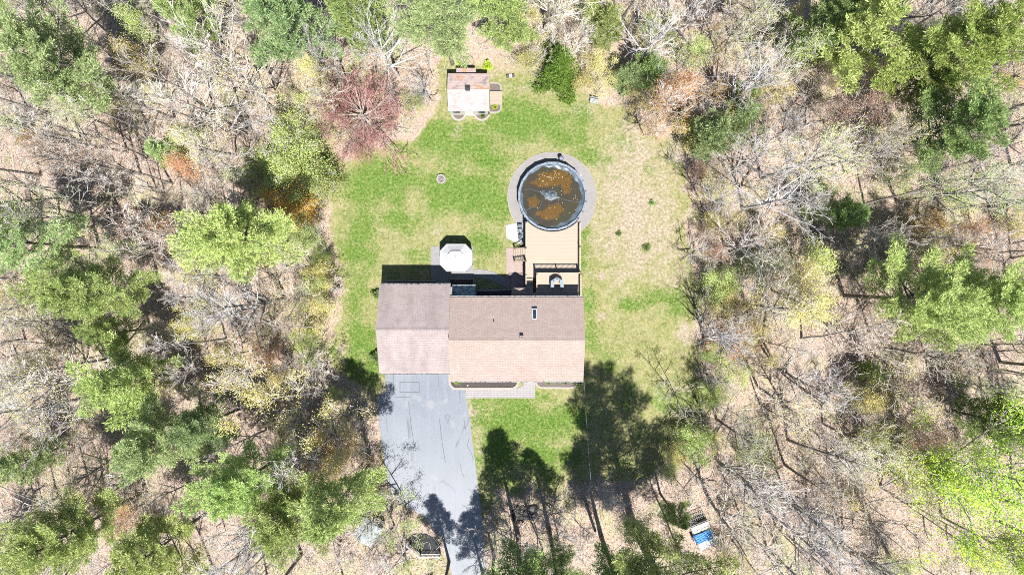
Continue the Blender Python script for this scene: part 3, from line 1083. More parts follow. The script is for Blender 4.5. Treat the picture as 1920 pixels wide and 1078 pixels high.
PC = P(1036, 368, 1.3)      # pool centre at rim
PR = 3.50
lx0, lx1 = P(985, 0, LZ).x, P(1087, 0, LZ).x
ly1 = P(0, 416, LZ).y
ly0 = 0.93
ux0, ux1 = P(1005, 0, UZ).x, P(1088.5, 0, UZ).x
uy1 = P(0, 511.5, UZ).y
bm = bm_new()
pts = [(lx0, ly0), (lx1, ly0), (lx1, ly1 - 0.02)]
a_r = math.atan2(ly1 - 0.02 - PC.y, lx1 - PC.x)
a_l = math.atan2(ly1 - 0.02 - PC.y, lx0 - PC.x)
rr_ = PR + 0.13
xr_ = math.sqrt(max(0.01, rr_ ** 2 - (PC.y - ly1) ** 2))
A0 = math.atan2(ly1 - PC.y, xr_)
A1 = math.atan2(ly1 - PC.y, -xr_)
for i in range(25):
    aa = A0 + (A1 - A0) * i / 24
    pts.append((PC.x + rr_ * math.cos(aa), PC.y + rr_ * math.sin(aa)))
pts.append((lx0, ly1 - 0.02))
prism(bm, pts, LZ - 0.04, LZ)
dchild(fin(bm, 'lower_floor', M['deck'], DK))
bm = bm_new()
prism(bm, [(ux0, -1.13), (ux1, -1.13), (ux1, uy1), (ux0, uy1)], UZ - 0.04, UZ)
dchild(fin(bm, 'upper_floor', M['deck'], DK))
bm = bm_new()
# skirts / rim joists
bar(bm, (lx0 + .02, ly0, LZ - .16), (lx0 + .02, ly1 - .05, LZ - .16), .04, .22)
bar(bm, (lx1 - .02, ly0, LZ - .16), (lx1 - .02, ly1 - .05, LZ - .16), .04, .22)
bar(bm, (ux0 + .02, -1.1, UZ - .16), (ux0 + .02, uy1 - .02, UZ - .16), .04, .22)
bar(bm, (ux1 - .02, -1.1, UZ - .16), (ux1 - .02, uy1 - .02, UZ - .16), .04, .22)
bar(bm, (ux0 + .05, uy1 - .02, UZ - .16), (ux1 - .05, uy1 - .02, UZ - .16), .04, .22)
for x in (lx0 + .08, (lx0 + lx1) / 2, lx1 - .08):
    for y in (ly0 + .2, 3.1, ly1 - .7):
        if abs(x - 4.15) > 1 or y < 3.3:
            box(bm, x - .06, x + .06, y - .06, y + .06, 0, LZ - .045)
for x in (ux0 + .1, (ux0 + ux1) / 2, ux1 - .1):
    for y in (-.9, uy1 - .15):
        box(bm, x - .07, x + .07, y - .07, y + .07, 0, UZ - .045)
dchild(fin(bm, 'framing', M['rail'], DK))
# steps inside: lower floor up to the landing at upper level, next to the house
bm = bm_new()
sx0, sx1 = lx0 + 0.04, ux0 - 0.30
n_st = 5
for i in range(n_st):
    z = LZ + (UZ - LZ) * (i + 1) / n_st
    y1 = ly0 - 0.02 - i * 0.28
    box(bm, sx0, sx1, y1 - 0.30, y1, z - 0.05, z)
    box(bm, sx0, sx1, y1 - 0.02, y1 - 0.0, LZ + (UZ - LZ) * i / n_st + .002, z - .052)
box(bm, sx0, ux0 - .003, -1.13, ly0 - 0.02 - n_st * 0.28 - .003, UZ - .052, UZ - .002)
dchild(fin(bm, 'inner_steps', M['deck'], DK))
# side steps to the brick patio
bm = bm_new()
xo = P(963, 0, .2).x
ya, yb = P(0, 466.5, .8).y, P(0, 489.5, .8).y
nt_ = 5
for i in range(nt_):
    z = LZ - LZ * (i + 1) / (nt_ + 1)
    xa = lx0 - (lx0 - xo) * i / nt_
    xb = lx0 - (lx0 - xo) * (i + 1) / nt_
    box(bm, xb, xa + .01, yb, ya, z - .045, z)
    box(bm, xa - .02, xa, yb + .01, ya - .01, z + .002, z + LZ / (nt_ + 1) - .05)
dchild(fin(bm, 'side_steps', M['deckstep'], DK))


def railing(name, a, b, h=0.95, post_every=2.1, posts=True):
    a, b = Vector(a), Vector(b)
    L = (b - a).length
    bm = bm_new()
    bm2 = bm_new()
    bar(bm, a + Vector((0, 0, h)), b + Vector((0, 0, h)), 0.10, 0.045)
    bar(bm, a + Vector((0, 0, .10)), b + Vector((0, 0, .10)), 0.05, 0.05)
    n = max(2, int(L / 0.125))
    d = (b - a) / n
    for i in range(1, n):
        q = a + d * i
        box(bm, q.x - .012, q.x + .012, q.y - .012, q.y + .012, q.z + .12, q.z + h - .025)
    m = max(1, round(L / post_every))
    for i in range(m + 1):
        q = a + (b - a) * i / m
        box(bm2, q.x - .055, q.x + .055, q.y - .055, q.y + .055, q.z - .15, q.z + h + .06)
        box(bm2, q.x - .07, q.x + .07, q.y - .07, q.y + .07, q.z + h + .061, q.z + h + .085)
    dchild(fin(bm, 'railing', M['rail'], DK))
    dchild(fin(bm2, 'rail_posts', M['railpost'], DK))


railing('r', (lx0 + .05, ya + .04, LZ), (lx0 + .05, ly1 - .15, LZ))
railing('r', (lx0 + .05, ly0 + 0.02 - 1.1, LZ), (lx0 + .05, yb - .04, LZ), post_every=1.6)
railing('r', (lx1 - .05, ly0 + .7, LZ), (lx1 - .05, ly1 - .1, LZ))
railing('r', (ux0 + .05, uy1 - .05, UZ), (ux1 - .05, uy1 - .05, UZ))
railing('r', (ux0 + .05, 0.05, UZ), (ux0 + .05, uy1 - .17, UZ), post_every=1.7)
railing('r', (ux1 - .05, -1.0, UZ), (ux1 - .05, uy1 - .17, UZ))
railing('r', (xo + .1, ya + .02, .15), (lx0 - .03, ya + .02, LZ), post_every=1.4)
railing('r', (xo + .1, yb - .02, .15), (lx0 - .03, yb - .02, LZ), post_every=1.4)

# horseshoe bench on the upper deck
hb = P(1044.5, 527, UZ + .8)
t = thing('horseshoe_bar', 'pale blue grey horseshoe shaped bar on the upper deck, open toward the house', 'outdoor bar', (hb.x, hb.y, UZ))
bm = bm_new()
zt = 1.0
outer = [(-0.64, -0.62), (-0.62, 0.02), (-0.02, 0.40), (0.60, 0.02), (0.66, -0.62)]
inner = [(-0.32, -0.62), (-0.30, -0.10), (-0.02, 0.10), (0.28, -0.10), (0.34, -0.62)]
for i in range(4):
    q = [outer[i], outer[i + 1], inner[i + 1], inner[i]]
    g = 0.006
    lo = [bm.verts.new((x, y, zt - .05)) for x, y in q]
    hi = [bm.verts.new((x, y, zt)) for x, y in q]
    bm.faces.new(lo)
    bm.faces.new(hi)
    for k in range(4):
        j = (k + 1) % 4
        bm.faces.new((lo[k], lo[j], hi[j], hi[k]))
fin(bm, 'counter', M['cushion'], t)
bm = bm_new()
for i in range(4):
    ax, ay = outer[i]
    bx, by = outer[i + 1]
    bar(bm, (ax * .96, ay * .96, zt - .54), (bx * .96, by * .96, zt - .54), .04, .96)
fin(bm, 'front_panel', M['rail'], t)
bm = bm_new()
disc(bm, (-.33, .0), .06, .05, zt + .002, zt + .16, 10)
disc(bm, (.0, .22), .09, .09, zt + .002, zt + .05, 12)
disc(bm, (.25, .03), .05, .05, zt + .002, zt + .12, 10)
fin(bm, 'table_ware', M['dark'], t)

# ------------------------------------------------------------------ pool
PL = thing('pool', 'round above ground pool with murky water, leaf mats and a grey sunken cover', 'pool', (PC.x, PC.y, 0))
NS = 20
A_ = math.pi / NS
bm = bm_new()
lathe(bm, (0, 0), [(PR - .06, 0.02), (PR - .06, 1.22), (PR - .10, 1.22), (PR - .10, 0.3)], NS, A_, A_ + 2 * math.pi)
fin(bm, 'wall', M['poolwall'], PL)
bm = bm_new()
for i in range(NS):
    a0, a1 = A_ + 2 * math.pi * i / NS, A_ + 2 * math.pi * (i + 1) / NS
    q = [((PR + .05) * math.cos(a0), (PR + .05) * math.sin(a0)), ((PR + .05) * math.cos(a1), (PR + .05) * math.sin(a1)),
         ((PR - .16) * math.cos(a1), (PR - .16) * math.sin(a1)), ((PR - .16) * math.cos(a0), (PR - .16) * math.sin(a0))]
    prism(bm, q, 1.222, 1.27)
fin(bm, 'rim', M['poolrim'], PL)
bm = bm_new()
for i in range(NS):
    a0 = A_ + 2 * math.pi * i / NS
    c, s = math.cos(a0), math.sin(a0)
    box(bm, (PR - .02) * c - .08, (PR - .02) * c + .08, (PR - .02) * s - .08, (PR - .02) * s + .08, 0.0, 1.30, 0)
fin(bm, 'upright', M['poolwall'], PL)
# sagging cover along the wall (wrinkled liner band), water in the middle
bm = bm_new()
n = 160
rs = random.Random(5)
ph = [rs.uniform(0, 6.28) for _ in range(6)]


def wob(a):
    return 0.10 * math.sin(3 * a + ph[0]) + 0.07 * math.sin(7 * a + ph[1]) + 0.06 * math.sin(13 * a + ph[2]) + 0.04 * math.sin(23 * a + ph[3])


rings = []
for k in range(7):
    t_ = k / 6
    ring = []
    for i in range(n):
        a = 2 * math.pi * i / n
        rr = (PR - .12) * (1 - t_) + (PR - .55 - wob(a) - 0.18 * math.cos(a + .3)) * t_
        z = 1.20 - 0.34 * t_ ** 0.7 + 0.03 * math.sin(17 * a + k + ph[4]) * t_ * (1 - t_) * 4
        ring.append(bm.verts.new((rr * math.cos(a), rr * math.sin(a), z)))
    rings.append(ring)
for k in range(6):
    for i in range(n):
        bm.faces.new((rings[k][i], rings[k][(i + 1) % n], rings[k + 1][(i + 1) % n], rings[k + 1][i]))
fin(bm, 'cover_edge', M['liner'], PL, smooth=True)
bm = bm_new()
disc(bm, (0, 0), PR - .2, PR - .2, 0.80, 0.90, 48)
fin(bm, 'water', M['water'], PL)
# the raised middle of the cover with two air pillows
pm = P(1034, 368, .9)
bm = bm_new()
NG = 40
isl = [(-1.28, .42), (-.98, .62), (-.55, .60), (-.1, .55), (.35, .60), (.58, .38), (.62, .10), (.95, -.22), (.5, -.28), (.25, -.38), (0.02, -.55), (-.25, -.42), (-.6, -.28), (-.85, .0)]
cx, cy = 0, 0.05
vsr = []
for k in range(9):
    t_ = 1 - k / 8 * 0.999
    row = []
    for i in range(len(isl) * 4):
        j = i / 4
        a = isl[int(j) % len(isl)]
        b2 = isl[(int(j) + 1) % len(isl)]
        f = j - int(j)
        x, y = a[0] * (1 - f) + b2[0] * f, a[1] * (1 - f) + b2[1] * f
        x, y = (x - cx) * t_ + cx, (y - cy) * t_ + cy
        z = .885 + .10 * (1 - t_ ** 2) ** .8 + .012 * math.sin(9 * x + 4 * y) + .01 * math.sin(14 * y - 5 * x)
        for (qx, qy, qr) in ((-.52, .22, .27), (.10, .12, .27)):
            d2 = ((x - qx) ** 2 + (y - qy) ** 2) / qr ** 2
            z += .22 * max(0, 1 - d2) ** .5
        row.append(bm.verts.new((x, y, z)))
    vsr.append(row)
m_ = len(vsr[0])
for k in range(8):
    for i in range(m_):
        bm.faces.new((vsr[k][i], vsr[k][(i + 1) % m_], vsr[k + 1][(i + 1) % m_], vsr[k + 1][i]))
for r_ in vsr:
    for v in r_:
        v.co.x += pm.x - PC.x
        v.co.y += pm.y - PC.y
fin(bm, 'cover_middle', M['covergrey'], PL, smooth=True)
bm = bm_new()
for pts_ in (([(-2.95, .72), (-2.2, .78), (-1.6, .55), (-1.25, .45)]), ([(.85, -.2), (1.6, -.4), (2.3, -.5), (2.8, -.55)]), ([(-1.0, -.3), (-1.2, -.8), (-1.5, -1.5), (-1.9, -2.2)]), ([(-1.9, -.95), (-2.3, -1.2), (-2.6, -1.35)])):
    tube(bm, [(x, y, .905) for x, y in pts_], .022, 5)
fin(bm, 'cover_fold', M['covergrey'], PL)


# floating leaves: clusters
def clusters():
    out = []
    rg = np.random.default_rng(4)
    for (px, py, rx, ry, n) in ((1038, 333, 30, 11, 1500), (1022, 343, 26, 8, 900), (1050, 326, 14, 10, 500), (1061, 350, 8, 14, 520), (1065, 340, 6, 6, 160), (1000, 379, 10, 10, 420),
                                (1030, 401, 20, 9, 900), (1040, 392, 16, 8, 500), (1028, 408, 12, 5, 250), (1008, 402, 5, 3, 60)):
        q = P(px, py, .9)
        a = rg.uniform(0, 2 * math.pi, n)
        r = np.sqrt(rg.uniform(0, 1, n)) * (1 + .18 * np.sin(5 * a + px))
        C = np.stack([q.x - PC.x + r * rx / S0 * np.cos(a), q.y - PC.y + r * ry / S0 * np.sin(a), np.full(n, .905) + rg.uniform(0, .02, n)], 1)
        out.append(C)
    a = rg.uniform(0, 2 * math.pi, 130)
    r = np.sqrt(rg.uniform(0, 1, 130)) * 2.8
    out.append(np.stack([r * np.cos(a), r * np.sin(a), np.full(130, .91)], 1))
    return np.concatenate(out + [o + np.array([.03, .02, .004]) for o in out[:-1]])


C = clusters()
D = unit(len(C)); D[:, 2] *= .12
M['poolleaf'] = leafmat('pool_leaves', [(0.04, 0.024, 0.004), (0.075, 0.044, 0.006), (0.115, 0.07, 0.009), (0.06, 0.036, 0.005), (0.09, 0.055, 0.007)], .1, .7, 0)
me = leaf_mesh('floating_leaves', C, D, NR.uniform(.06, .11, len(C)), NR.uniform(.05, .08, len(C)), up=2.0)
kind(link('floating_leaves', me, M['poolleaf'], PL), 'stuff')
rg = np.random.default_rng(9)
a = rg.uniform(0, 2 * math.pi, 30)
r = np.sqrt(rg.uniform(0, 1, 30)) * 2.7
C = np.stack([r * np.cos(a), r * np.sin(a), np.full(30, .935)], 1)
C = np.concatenate([C, np.stack([rg.normal(-.1, .8, 40), rg.normal(1.9, .4, 40), np.full(40, .935)], 1)])
D = unit(len(C)); D[:, 2] *= .1
M['paleleaf'] = leafmat('pale_leaves', [(0.45, 0.36, 0.18), (0.55, 0.50, 0.40)], .1, .7, 0)
me = leaf_mesh('fresh_leaves', C, D, .09, .06, up=2.0)
kind(link('fresh_leaves', me, M['paleleaf'], PL), 'stuff')

# skimmer hanging outside, return cap
sk = P(1052, 297, .6)
t = thing('pool_skimmer', 'dark skimmer basket with a blue lid on the far side of the pool wall', 'skimmer', (sk.x, sk.y, 0))
bm = bm_new()
disc(bm, (0, -.06), .20, .24, .35, 1.05, 14)
fin(bm, 'basket', M['dark'], t)
bm = bm_new()
disc(bm, (0, -.1), .17, .15, 1.052, 1.10, 14)
fin(bm, 'lid', M['poolrim'], t)
bm = bm_new()
tube(bm, [(0, .1, .4), (-.02, .28, .2), (0.0, .42, .09)], .035, 6)
fin(bm, 'hose', M['black'], t)
rc = P(1087.5, 328, .05)
bm = bm_new()
disc(bm, (0, 0), .24, .22, 0.0, .07, 20)
disc(bm, (0, 0), .14, .10, .0701, .11, 16)
o = fin(bm, 'stone_disc', M['rockpale'], None, (rc.x, rc.y, .055))
tag(o, 'small round pale stone cap on the pool surround right of the pool', 'cap')

# filter set on the pad
fp = P(975.5, 436, .3)
t = thing('pool_filter', 'blue grey pool filter and pump with black hose on the white pad beside the deck', 'pool filter', (fp.x, fp.y, .06))
bm = bm_new()
lathe(bm, (0, .22), [(.02, .0), (.22, .0), (.25, .1), (.25, .5), (.18, .66), (.06, .70), (.01, .70)], 20)
fin(bm, 'tank', M['poolrim'], t, smooth=True)
bm = bm_new()
box(bm, -.22, .22, -.75, -.12, 0.0, .10)
disc(bm, (0, -.34), .14, .14, .101, .42, 14)
disc(bm, (0, -.62), .11, .11, .101, .30, 14)
fin(bm, 'pump', M['poolwall'], t)
bm = bm_new()
tube(bm, [(-.05, .05, .62), (-.22, -.1, .55), (-.18, -.3, .45), (.05, -.36, .45), (.26, -.25, .5), (.30, .0, .5)], .035, 7)
tube(bm, [(.12, -.6, .2), (.25, -.8, .06), (.1, -1.05, .04), (-.15, -1.0, .04)], .03, 7)
fin(bm, 'hose', M['black'], t)
bm = bm_new()
box(bm, -.28, .20, .52, .86, 0, .48)
fin(bm, 'control_box', M['poolwall'], t, bevel=.03)

# ------------------------------------------------------------------ gazebo
gz = P(854.5, 483, 2.4)
t = thing('gazebo', 'white octagonal fabric gazebo standing on the concrete patio', 'gazebo', (gz.x, gz.y, 0))
kk = (1 - 2.15 / CAM_H) / S0
hx, hy = 30.2 * kk, 25.8 * kk
cxo, cyo = 17.7 * kk, 12.7 * kk
oct_ = [(-hx, -cyo), (-cxo, -hy), (cxo, -hy), (hx, -cyo), (hx, cyo), (cxo, hy), (-cxo, hy), (-hx, cyo)]
bm = bm_new()


def tent(bm, scale0, z0, scale1, z1, drop, steps=5):
    rows = []
    lowrow = [bm.verts.new((x * scale0, y * scale0, z0 - drop)) for x, y in oct_]
    rows.append(lowrow)
    for s in range(steps + 1):
        f = s / steps
        sc = scale0 * (1 - f) + scale1 * f
        z = z0 + (z1 - z0) * (f ** 1.15)
        rows.append([bm.verts.new((x * sc, y * sc, z)) for x, y in oct_])
    for a, b2 in zip(rows, rows[1:]):
        for i in range(8):
            bm.faces.new((a[i], a[(i + 1) % 8], b2[(i + 1) % 8], b2[i]))
    return rows[-1]


tent(bm, 1.0, 2.12, .40, 2.72, .16)
fin(bm, 'canopy', M['canopy'], t)
bm = bm_new()
top = tent(bm, .46, 2.80, .02, 3.08, .0, 4)
fin(bm, 'vent_top', M['canopy'], t)
for (x, y) in oct_:
    bm = bm_new()
    disc(bm, (x * .95, y * .95), .035, .035, .05, 2.1, 8)
    fin(bm, 'pole', M['black'], t)
bm = bm_new()
disc(bm, (0, 0), .04, .0, 3.085, 3.22, 8)
fin(bm, 'finial', M['black'], t)


# ------------------------------------------------------------------ fire pit
fq = P(827, 335.5, .3)
t = thing('fire_pit', 'round stone fire pit with charred wood in the middle of the lawn', 'fire pit', (fq.x, fq.y, 0))
bm = bm_new()
n = 14
for lay in range(2):
    for i in range(n):
        a0 = 2 * math.pi * (i + lay * .5) / n + .02
        a1 = 2 * math.pi * (i + 1 + lay * .5) / n - .02
        q = [(.50 * math.cos(a0), .50 * math.sin(a0)), (.50 * math.cos(a1), .50 * math.sin(a1)), (.34 * math.cos(a1), .34 * math.sin(a1)), (.34 * math.cos(a0), .34 * math.sin(a0))]
        prism(bm, q, .0 + .17 * lay, .165 + .17 * lay)
fin(bm, 'stone_ring', M['rockpale'], t)
bm = bm_new()
disc(bm, (0, 0), .335, .335, 0, .14, 20)
fin(bm, 'ash', M['concrete'], t)
for k, (a, b2) in enumerate((((-.25, -.05, .19), (.0, -.22, .22)), ((.05, -.25, .20), (.22, .1, .24)), ((-.18, .18, .2), (.15, .2, .25)), ((-.2, -.1, .24), (.1, .12, .27)))):
    bm = bm_new()
    tube(bm, [a, b2], .04, 7)
    fin(bm, 'charred_log', M['brickstack'], t)

# ------------------------------------------------------------------ garden shed at the top of the lawn
sc_ = P(878, 170, 2.6)
SHD = thing('garden_shed', 'gabled garden shed with rust stained pink roof at the top of the lawn', 'shed', (sc_.x, sc_.y, 0))


def sp(px, py, h):
    q = P(px, py, h)
    return q.x - sc_.x, q.y - sc_.y


ze, zr = 2.35, 3.25
x0, _ = sp(840.0, 170, ze)
x1, _ = sp(917.5, 170, ze)
_, yn = sp(878, 139.5, ze)
_, ys_ = sp(878, 209, ze)
_, yr = sp(878, 168, zr)
bm = bm_new()
prof = [(ys_, ze), (yr, zr), (yn, ze + .25), (yn, ze + .17), (yr, zr - .1), (ys_, ze - .08)]
a = [bm.verts.new((x0, y, z)) for y, z in prof]
b = [bm.verts.new((x1, y, z)) for y, z in prof]
for i in range(6):
    j = (i + 1) % 6
    bm.faces.new((a[i], a[j], b[j], b[i]))
for q in (a, b):
    bm.faces.new((q[0], q[1], q[4], q[5]))
    bm.faces.new((q[1], q[2], q[3], q[4]))
srf = fin(bm, 'roof', M['roof_shed'], SHD)
bm = bm_new()
xa, xb, ysn, yss = x0 + .18, x1 - .18, yn - .2, ys_ + .2
prof = [(yss, 0), (yss, ze - .0), (yr, zr - .14), (ysn, ze + .16), (ysn, 0)]
a = [bm.verts.new((xa, y, z)) for y, z in prof]
b = [bm.verts.new((xb, y, z)) for y, z in prof]
bm.faces.new(a)
bm.faces.new(b)
for i in range(5):
    j = (i + 1) % 5
    bm.faces.new((a[i], a[j], b[j], b[i]))
fin(bm, 'wall', M['siding'], SHD)
# lean-to behind
lxa, lya = sp(855.5, 127.5, 1.75)
lxb, lyb = sp(892, 139, 1.95)
bm = bm_new()
vs = [bm.verts.new(p) for p in ((lxa, lya, 1.7), (lxb, lya, 1.7), (lxb, yn - .12, 2.0), (lxa, yn - .12, 2.0), (lxa, lya, 1.62), (lxb, lya, 1.62), (lxb, yn - .12, 1.92), (lxa, yn - .12, 1.92))]
for f in ((0, 1, 2, 3), (4, 5, 6, 7), (0, 1, 5, 4), (1, 2, 6, 5), (2, 3, 7, 6), (3, 0, 4, 7)):
    bm.faces.new([vs[i] for i in f])
fin(bm, 'lean_to_roof', M['roof_shed'], SHD)
bm = bm_new()
box(bm, lxa + .08, lxb - .08, ysn - .002, lya - .08, 0, 1.615)
fin(bm, 'lean_to_wall', M['siding'], SHD)
vx, vy = sp(877, 166, 3.4)
bm = bm_new()
box(bm, vx - .2, vx + .2, vy - .2, vy + .2, 2.9, 3.5)
cu = fin(bm, 'cupola', M['dark'], SHD)
bm = bm_new()
disc(bm, (vx, vy), .34, .03, 3.502, 3.75, 4, math.pi / 4)
fin(bm, 'cupola_cap', M['dark'], SHD)
bm = bm_new()
tube(bm, [(vx - .1, vy + .02, 3.7), (vx - .1, vy + .05, 4.15), (vx - .02, vy + .2, 4.2)], .02, 5)
fin(bm, 'weather_vane', M['black'], SHD)
bm = bm_new()
box(bm, -.45, .45, yss - .04, yss + .02, .05, 2.0)
fin(bm, 'door', M['white'], SHD)
for xx in (-1.3, 1.3):
    bm = bm_new()
    box(bm, xx - .35, xx + .35, yss - .04, yss + .02, 1.0, 1.8)
    fin(bm, 'window', M['glass'], SHD)
# platform at the right side
p0, p1 = P(918.5, 171, .4), P(941.5, 197, .4)
bm = bm_new()
w, d = p1.x - p0.x, p0.y - p1.y
for i in range(14):
    yy = -d / 2 + d * i / 14
    box(bm, -w / 2, w / 2, yy + .004, yy + d / 14 - .004, .32, .38)
o = thing('side_platform', 'cream boarded platform against the right wall of the shed', 'platform', ((p0.x + p1.x) / 2, (p0.y + p1.y) / 2, 0))
fin(bm, 'boards', M['deck'], o)
bm = bm_new()
for sx in (-1, 1):
    for sy in (-1, 1):
        box(bm, sx * (w / 2 - .1) - .05, sx * (w / 2 - .1) + .05, sy * (d / 2 - .1) - .05, sy * (d / 2 - .1) + .05, 0, .318)
fin(bm, 'footing', M['wood'], o)


def round_bed(label, cxp, cyp, rx, ry, a0, a1, mat=M['mulch_brown']):
    arcp = arc(cxp, cyp, rx, a0, a1, 16, ry)
    bed(label, arcp, arcp, mat, .2, .14)


round_bed('half round bed with white stone edge left of the shed door', 860, 209, 14, 17, 0, 180)
round_bed('half round bed with white stone edge right of the shed door, holding a green pot', 903.5, 209, 15, 17, 0, 180)
q = [(918.5, 156.5), (934, 157), (939, 161), (939.5, 170)]
bed('small corner bed with white edge above the shed platform', q, q + [(918.5, 170)], M['mulch_brown'], .14, .12)
q = [(939.5, 198), (939.5, 206), (936, 210), (931, 211.5), (919, 211.5)]
bed('small corner bed with white edge below the shed platform', q, q + [(919, 198)], M['mulch_brown'], .14, .12)
a_, b_ = P(875.5, 209), P(887.5, 217)
bm = bm_new()
box(bm, -.34, .34, -.25, .2, 0, .14)
box(bm, -.34, .34, .0, .2, .141, .26)
o = fin(bm, 'door_step', M['concrete_bright'], None, ((a_.x + b_.x) / 2, (a_.y + b_.y) / 2, 0))
tag(o, 'white door step between the two half round beds of the shed', 'step')


def pot_plant(px, py, label, r=.2, mat='spruce', pot='terracotta'):
    q = P(px, py, .4)
    t = thing('potted_plant', label, 'potted plant', (q.x, q.y, .05))
    bm = bm_new()
    lathe(bm, (0, 0), [(.01, 0), (r * .7, 0), (r, .3), (r * 1.05, .3), (r * .9, .26), (.01, .26)], 16)
    fin(bm, 'pot', M[pot], t)
    n = 260
    d = unit(n)
    d[:, 2] = np.abs(d[:, 2])
    Cc = d * NR.uniform(.05, r * .9, (n, 1)) + np.array([0, 0, .3])
    fin_me = leaf_mesh('foliage', Cc, d, .14, .08)
    link('foliage', fin_me, M[mat], t)


pot_plant(928, 201, 'brown pot with a yellow green plant beside the shed platform', .22, 'lime')
pot_plant(905, 217, 'round bright green plant in a pot inside the right half round bed', .26, 'grass', 'terracotta')
q = P(915, 212, .3)
bm = bm_new()
box(bm, -.19, .19, -.19, .19, 0, .05)
box(bm, -.15, .15, -.15, .15, .0501, .42)
box(bm, -.08, .08, -.08, .08, .4201, .5)
o = fin(bm, 'lantern', M['dark'], None, (q.x, q.y, .05), bevel=0)
o.rotation_euler = (0, 0, .6)
tag(o, 'small dark square lantern at the right front corner of the shed', 'lantern')
# round table behind the shed
q = P(881.5, 115, .7)
t = thing('round_table', 'round tan wooden table behind the shed lean-to', 'table', (q.x, q.y, 0))
bm = bm_new()
disc(bm, (0, 0), .40, .40, .68, .73, 28)
fin(bm, 'tabletop', simple('table_tan', (0.38, 0.30, 0.21), (0.30, 0.23, 0.17), 5), t)
bm = bm_new()
disc(bm, (0, 0), .3, .12, 0, .06, 16)
disc(bm, (0, 0), .06, .06, .061, .679, 10)
fin(bm, 'pedestal', M['black'], t)
bm = bm_new()
lathe(bm, (0, 0), [(.40, .66), (.43, .66), (.43, .74), (.40, .74)], 28)
fin(bm, 'table_edge', M['wood'], t)
# little bench pair at right of the shed
q = P(957, 142.5, .3)
t = thing('stone_garden_bench', 'small dark and white garden seat on the straw right of the shed', 'garden seat', (q.x, q.y, 0), .05)
bm = bm_new()
for xx in (-.26, .3):
    blob(bm, (xx, 0, .25), .19, .15, .25, 2, .1, 3)
fin(bm, 'dark_stones', M['rock'], t)
bm = bm_new()
box(bm, -.13, .17, -.17, .16, .2, .45)
fin(bm, 'white_block', M['white'], t, bevel=.03)
# grey bench at the wood edge
q = P(1114, 190, .45)
t = thing('grey_bench', 'weathered grey slatted bench at the wood edge right of the bright spruce', 'bench', (q.x, q.y, 0), -.25)
bm = bm_new()
for i in range(4):
    box(bm, -.45, .45, -.2 + i * .12, -.11 + i * .12, .42, .45)
fin(bm, 'seat', M['strap'], t)
bm = bm_new()
for i in range(3):
    box(bm, -.45, .45, .30, .325, .5 + i * .13, .6 + i * .13)
fin(bm, 'backrest', M['strap'], t)
for sx in (-.4, .4):
    for sy in (-.15, .28):
        bm = bm_new()
        box(bm, sx - .03, sx + .03, sy - .03, sy + .03, 0, .418)
        fin(bm, 'leg', M['wood'], t)

# ------------------------------------------------------------------ utility pole and wire
pb = P(1100, 948, 0)
PH = 7.2
t = thing('utility_pole', 'pale wooden utility pole in the brush below the right front lawn', 'utility pole', (pb.x, pb.y, 0))
bm = bm_new()
tube(bm, [(0, 0, 0), (0, 0, PH)], [.16, .12], 12)
fin(bm, 'shaft', M['polewood'], t)
bm = bm_new()
disc(bm, (0, 0), .13, .10, PH + .001, PH + .08, 12)
fin(bm, 'cap', M['black'], t)
ha = Vector((6.98, -9.0, 4.75))
pt = Vector((pb.x, pb.y, PH - .2))
mid = (ha + pt) / 2
pts = []
for i in range(25):
    f = i / 24
    q = ha.lerp(pt, f)
    q.z -= 4 * .5 * f * (1 - f)
    pts.append(q - mid)
bm = bm_new()
tube(bm, pts, .014, 5)
o = fin(bm, 'service_wire', M['strap'], None, mid)
tag(o, 'thin grey service wire from the house corner to the utility pole', 'wire')

# ------------------------------------------------------------------ small shed under the trees, railing, trailer, rock heap
q = P(690, 998, 2.2)
t = thing('small_shed', 'small shed with weathered blue grey gable roof under the trees left of the driveway foot', 'shed', (q.x, q.y, 0), math.radians(54))
L_, W_ = 1.10, 1.05
bm = bm_new()
for s in (-1, 1):
    vs = [bm.verts.new(p) for p in ((-L_, 0, 2.5), (L_, 0, 2.5), (L_, s * W_, 2.1), (-L_, s * W_, 2.1), (-L_, 0, 2.42), (L_, 0, 2.42), (L_, s * W_, 2.02), (-L_, s * W_, 2.02))]
    for f in ((0, 1, 2, 3), (4, 5, 6, 7), (0, 1, 5, 4), (1, 2, 6, 5), (2, 3, 7, 6), (3, 0, 4, 7)):
        bm.faces.new([vs[i] for i in f])
fin(bm, 'roof', M['metalroof'], t)
bm = bm_new()
a = [bm.verts.new((-L_ + .1, y, z)) for y, z in ((-W_ + .12, 0), (-W_ + .12, 2.06), (0, 2.40), (W_ - .12, 2.06), (W_ - .12, 0))]
b = [bm.verts.new((L_ - .1, y, z)) for y, z in ((-W_ + .12, 0), (-W_ + .12, 2.06), (0, 2.40), (W_ - .12, 2.06), (W_ - .12, 0))]
bm.faces.new(a); bm.faces.new(b)
for i in range(5):
    j = (i + 1) % 5
    bm.faces.new((a[i], a[j], b[j], b[i]))
fin(bm, 'wall', M['wood'], t)
bm = bm_new()
box(bm, L_ - .1, L_ - .06, -.35, .35, .05, 1.8)
fin(bm, 'door', M['wood'], t)

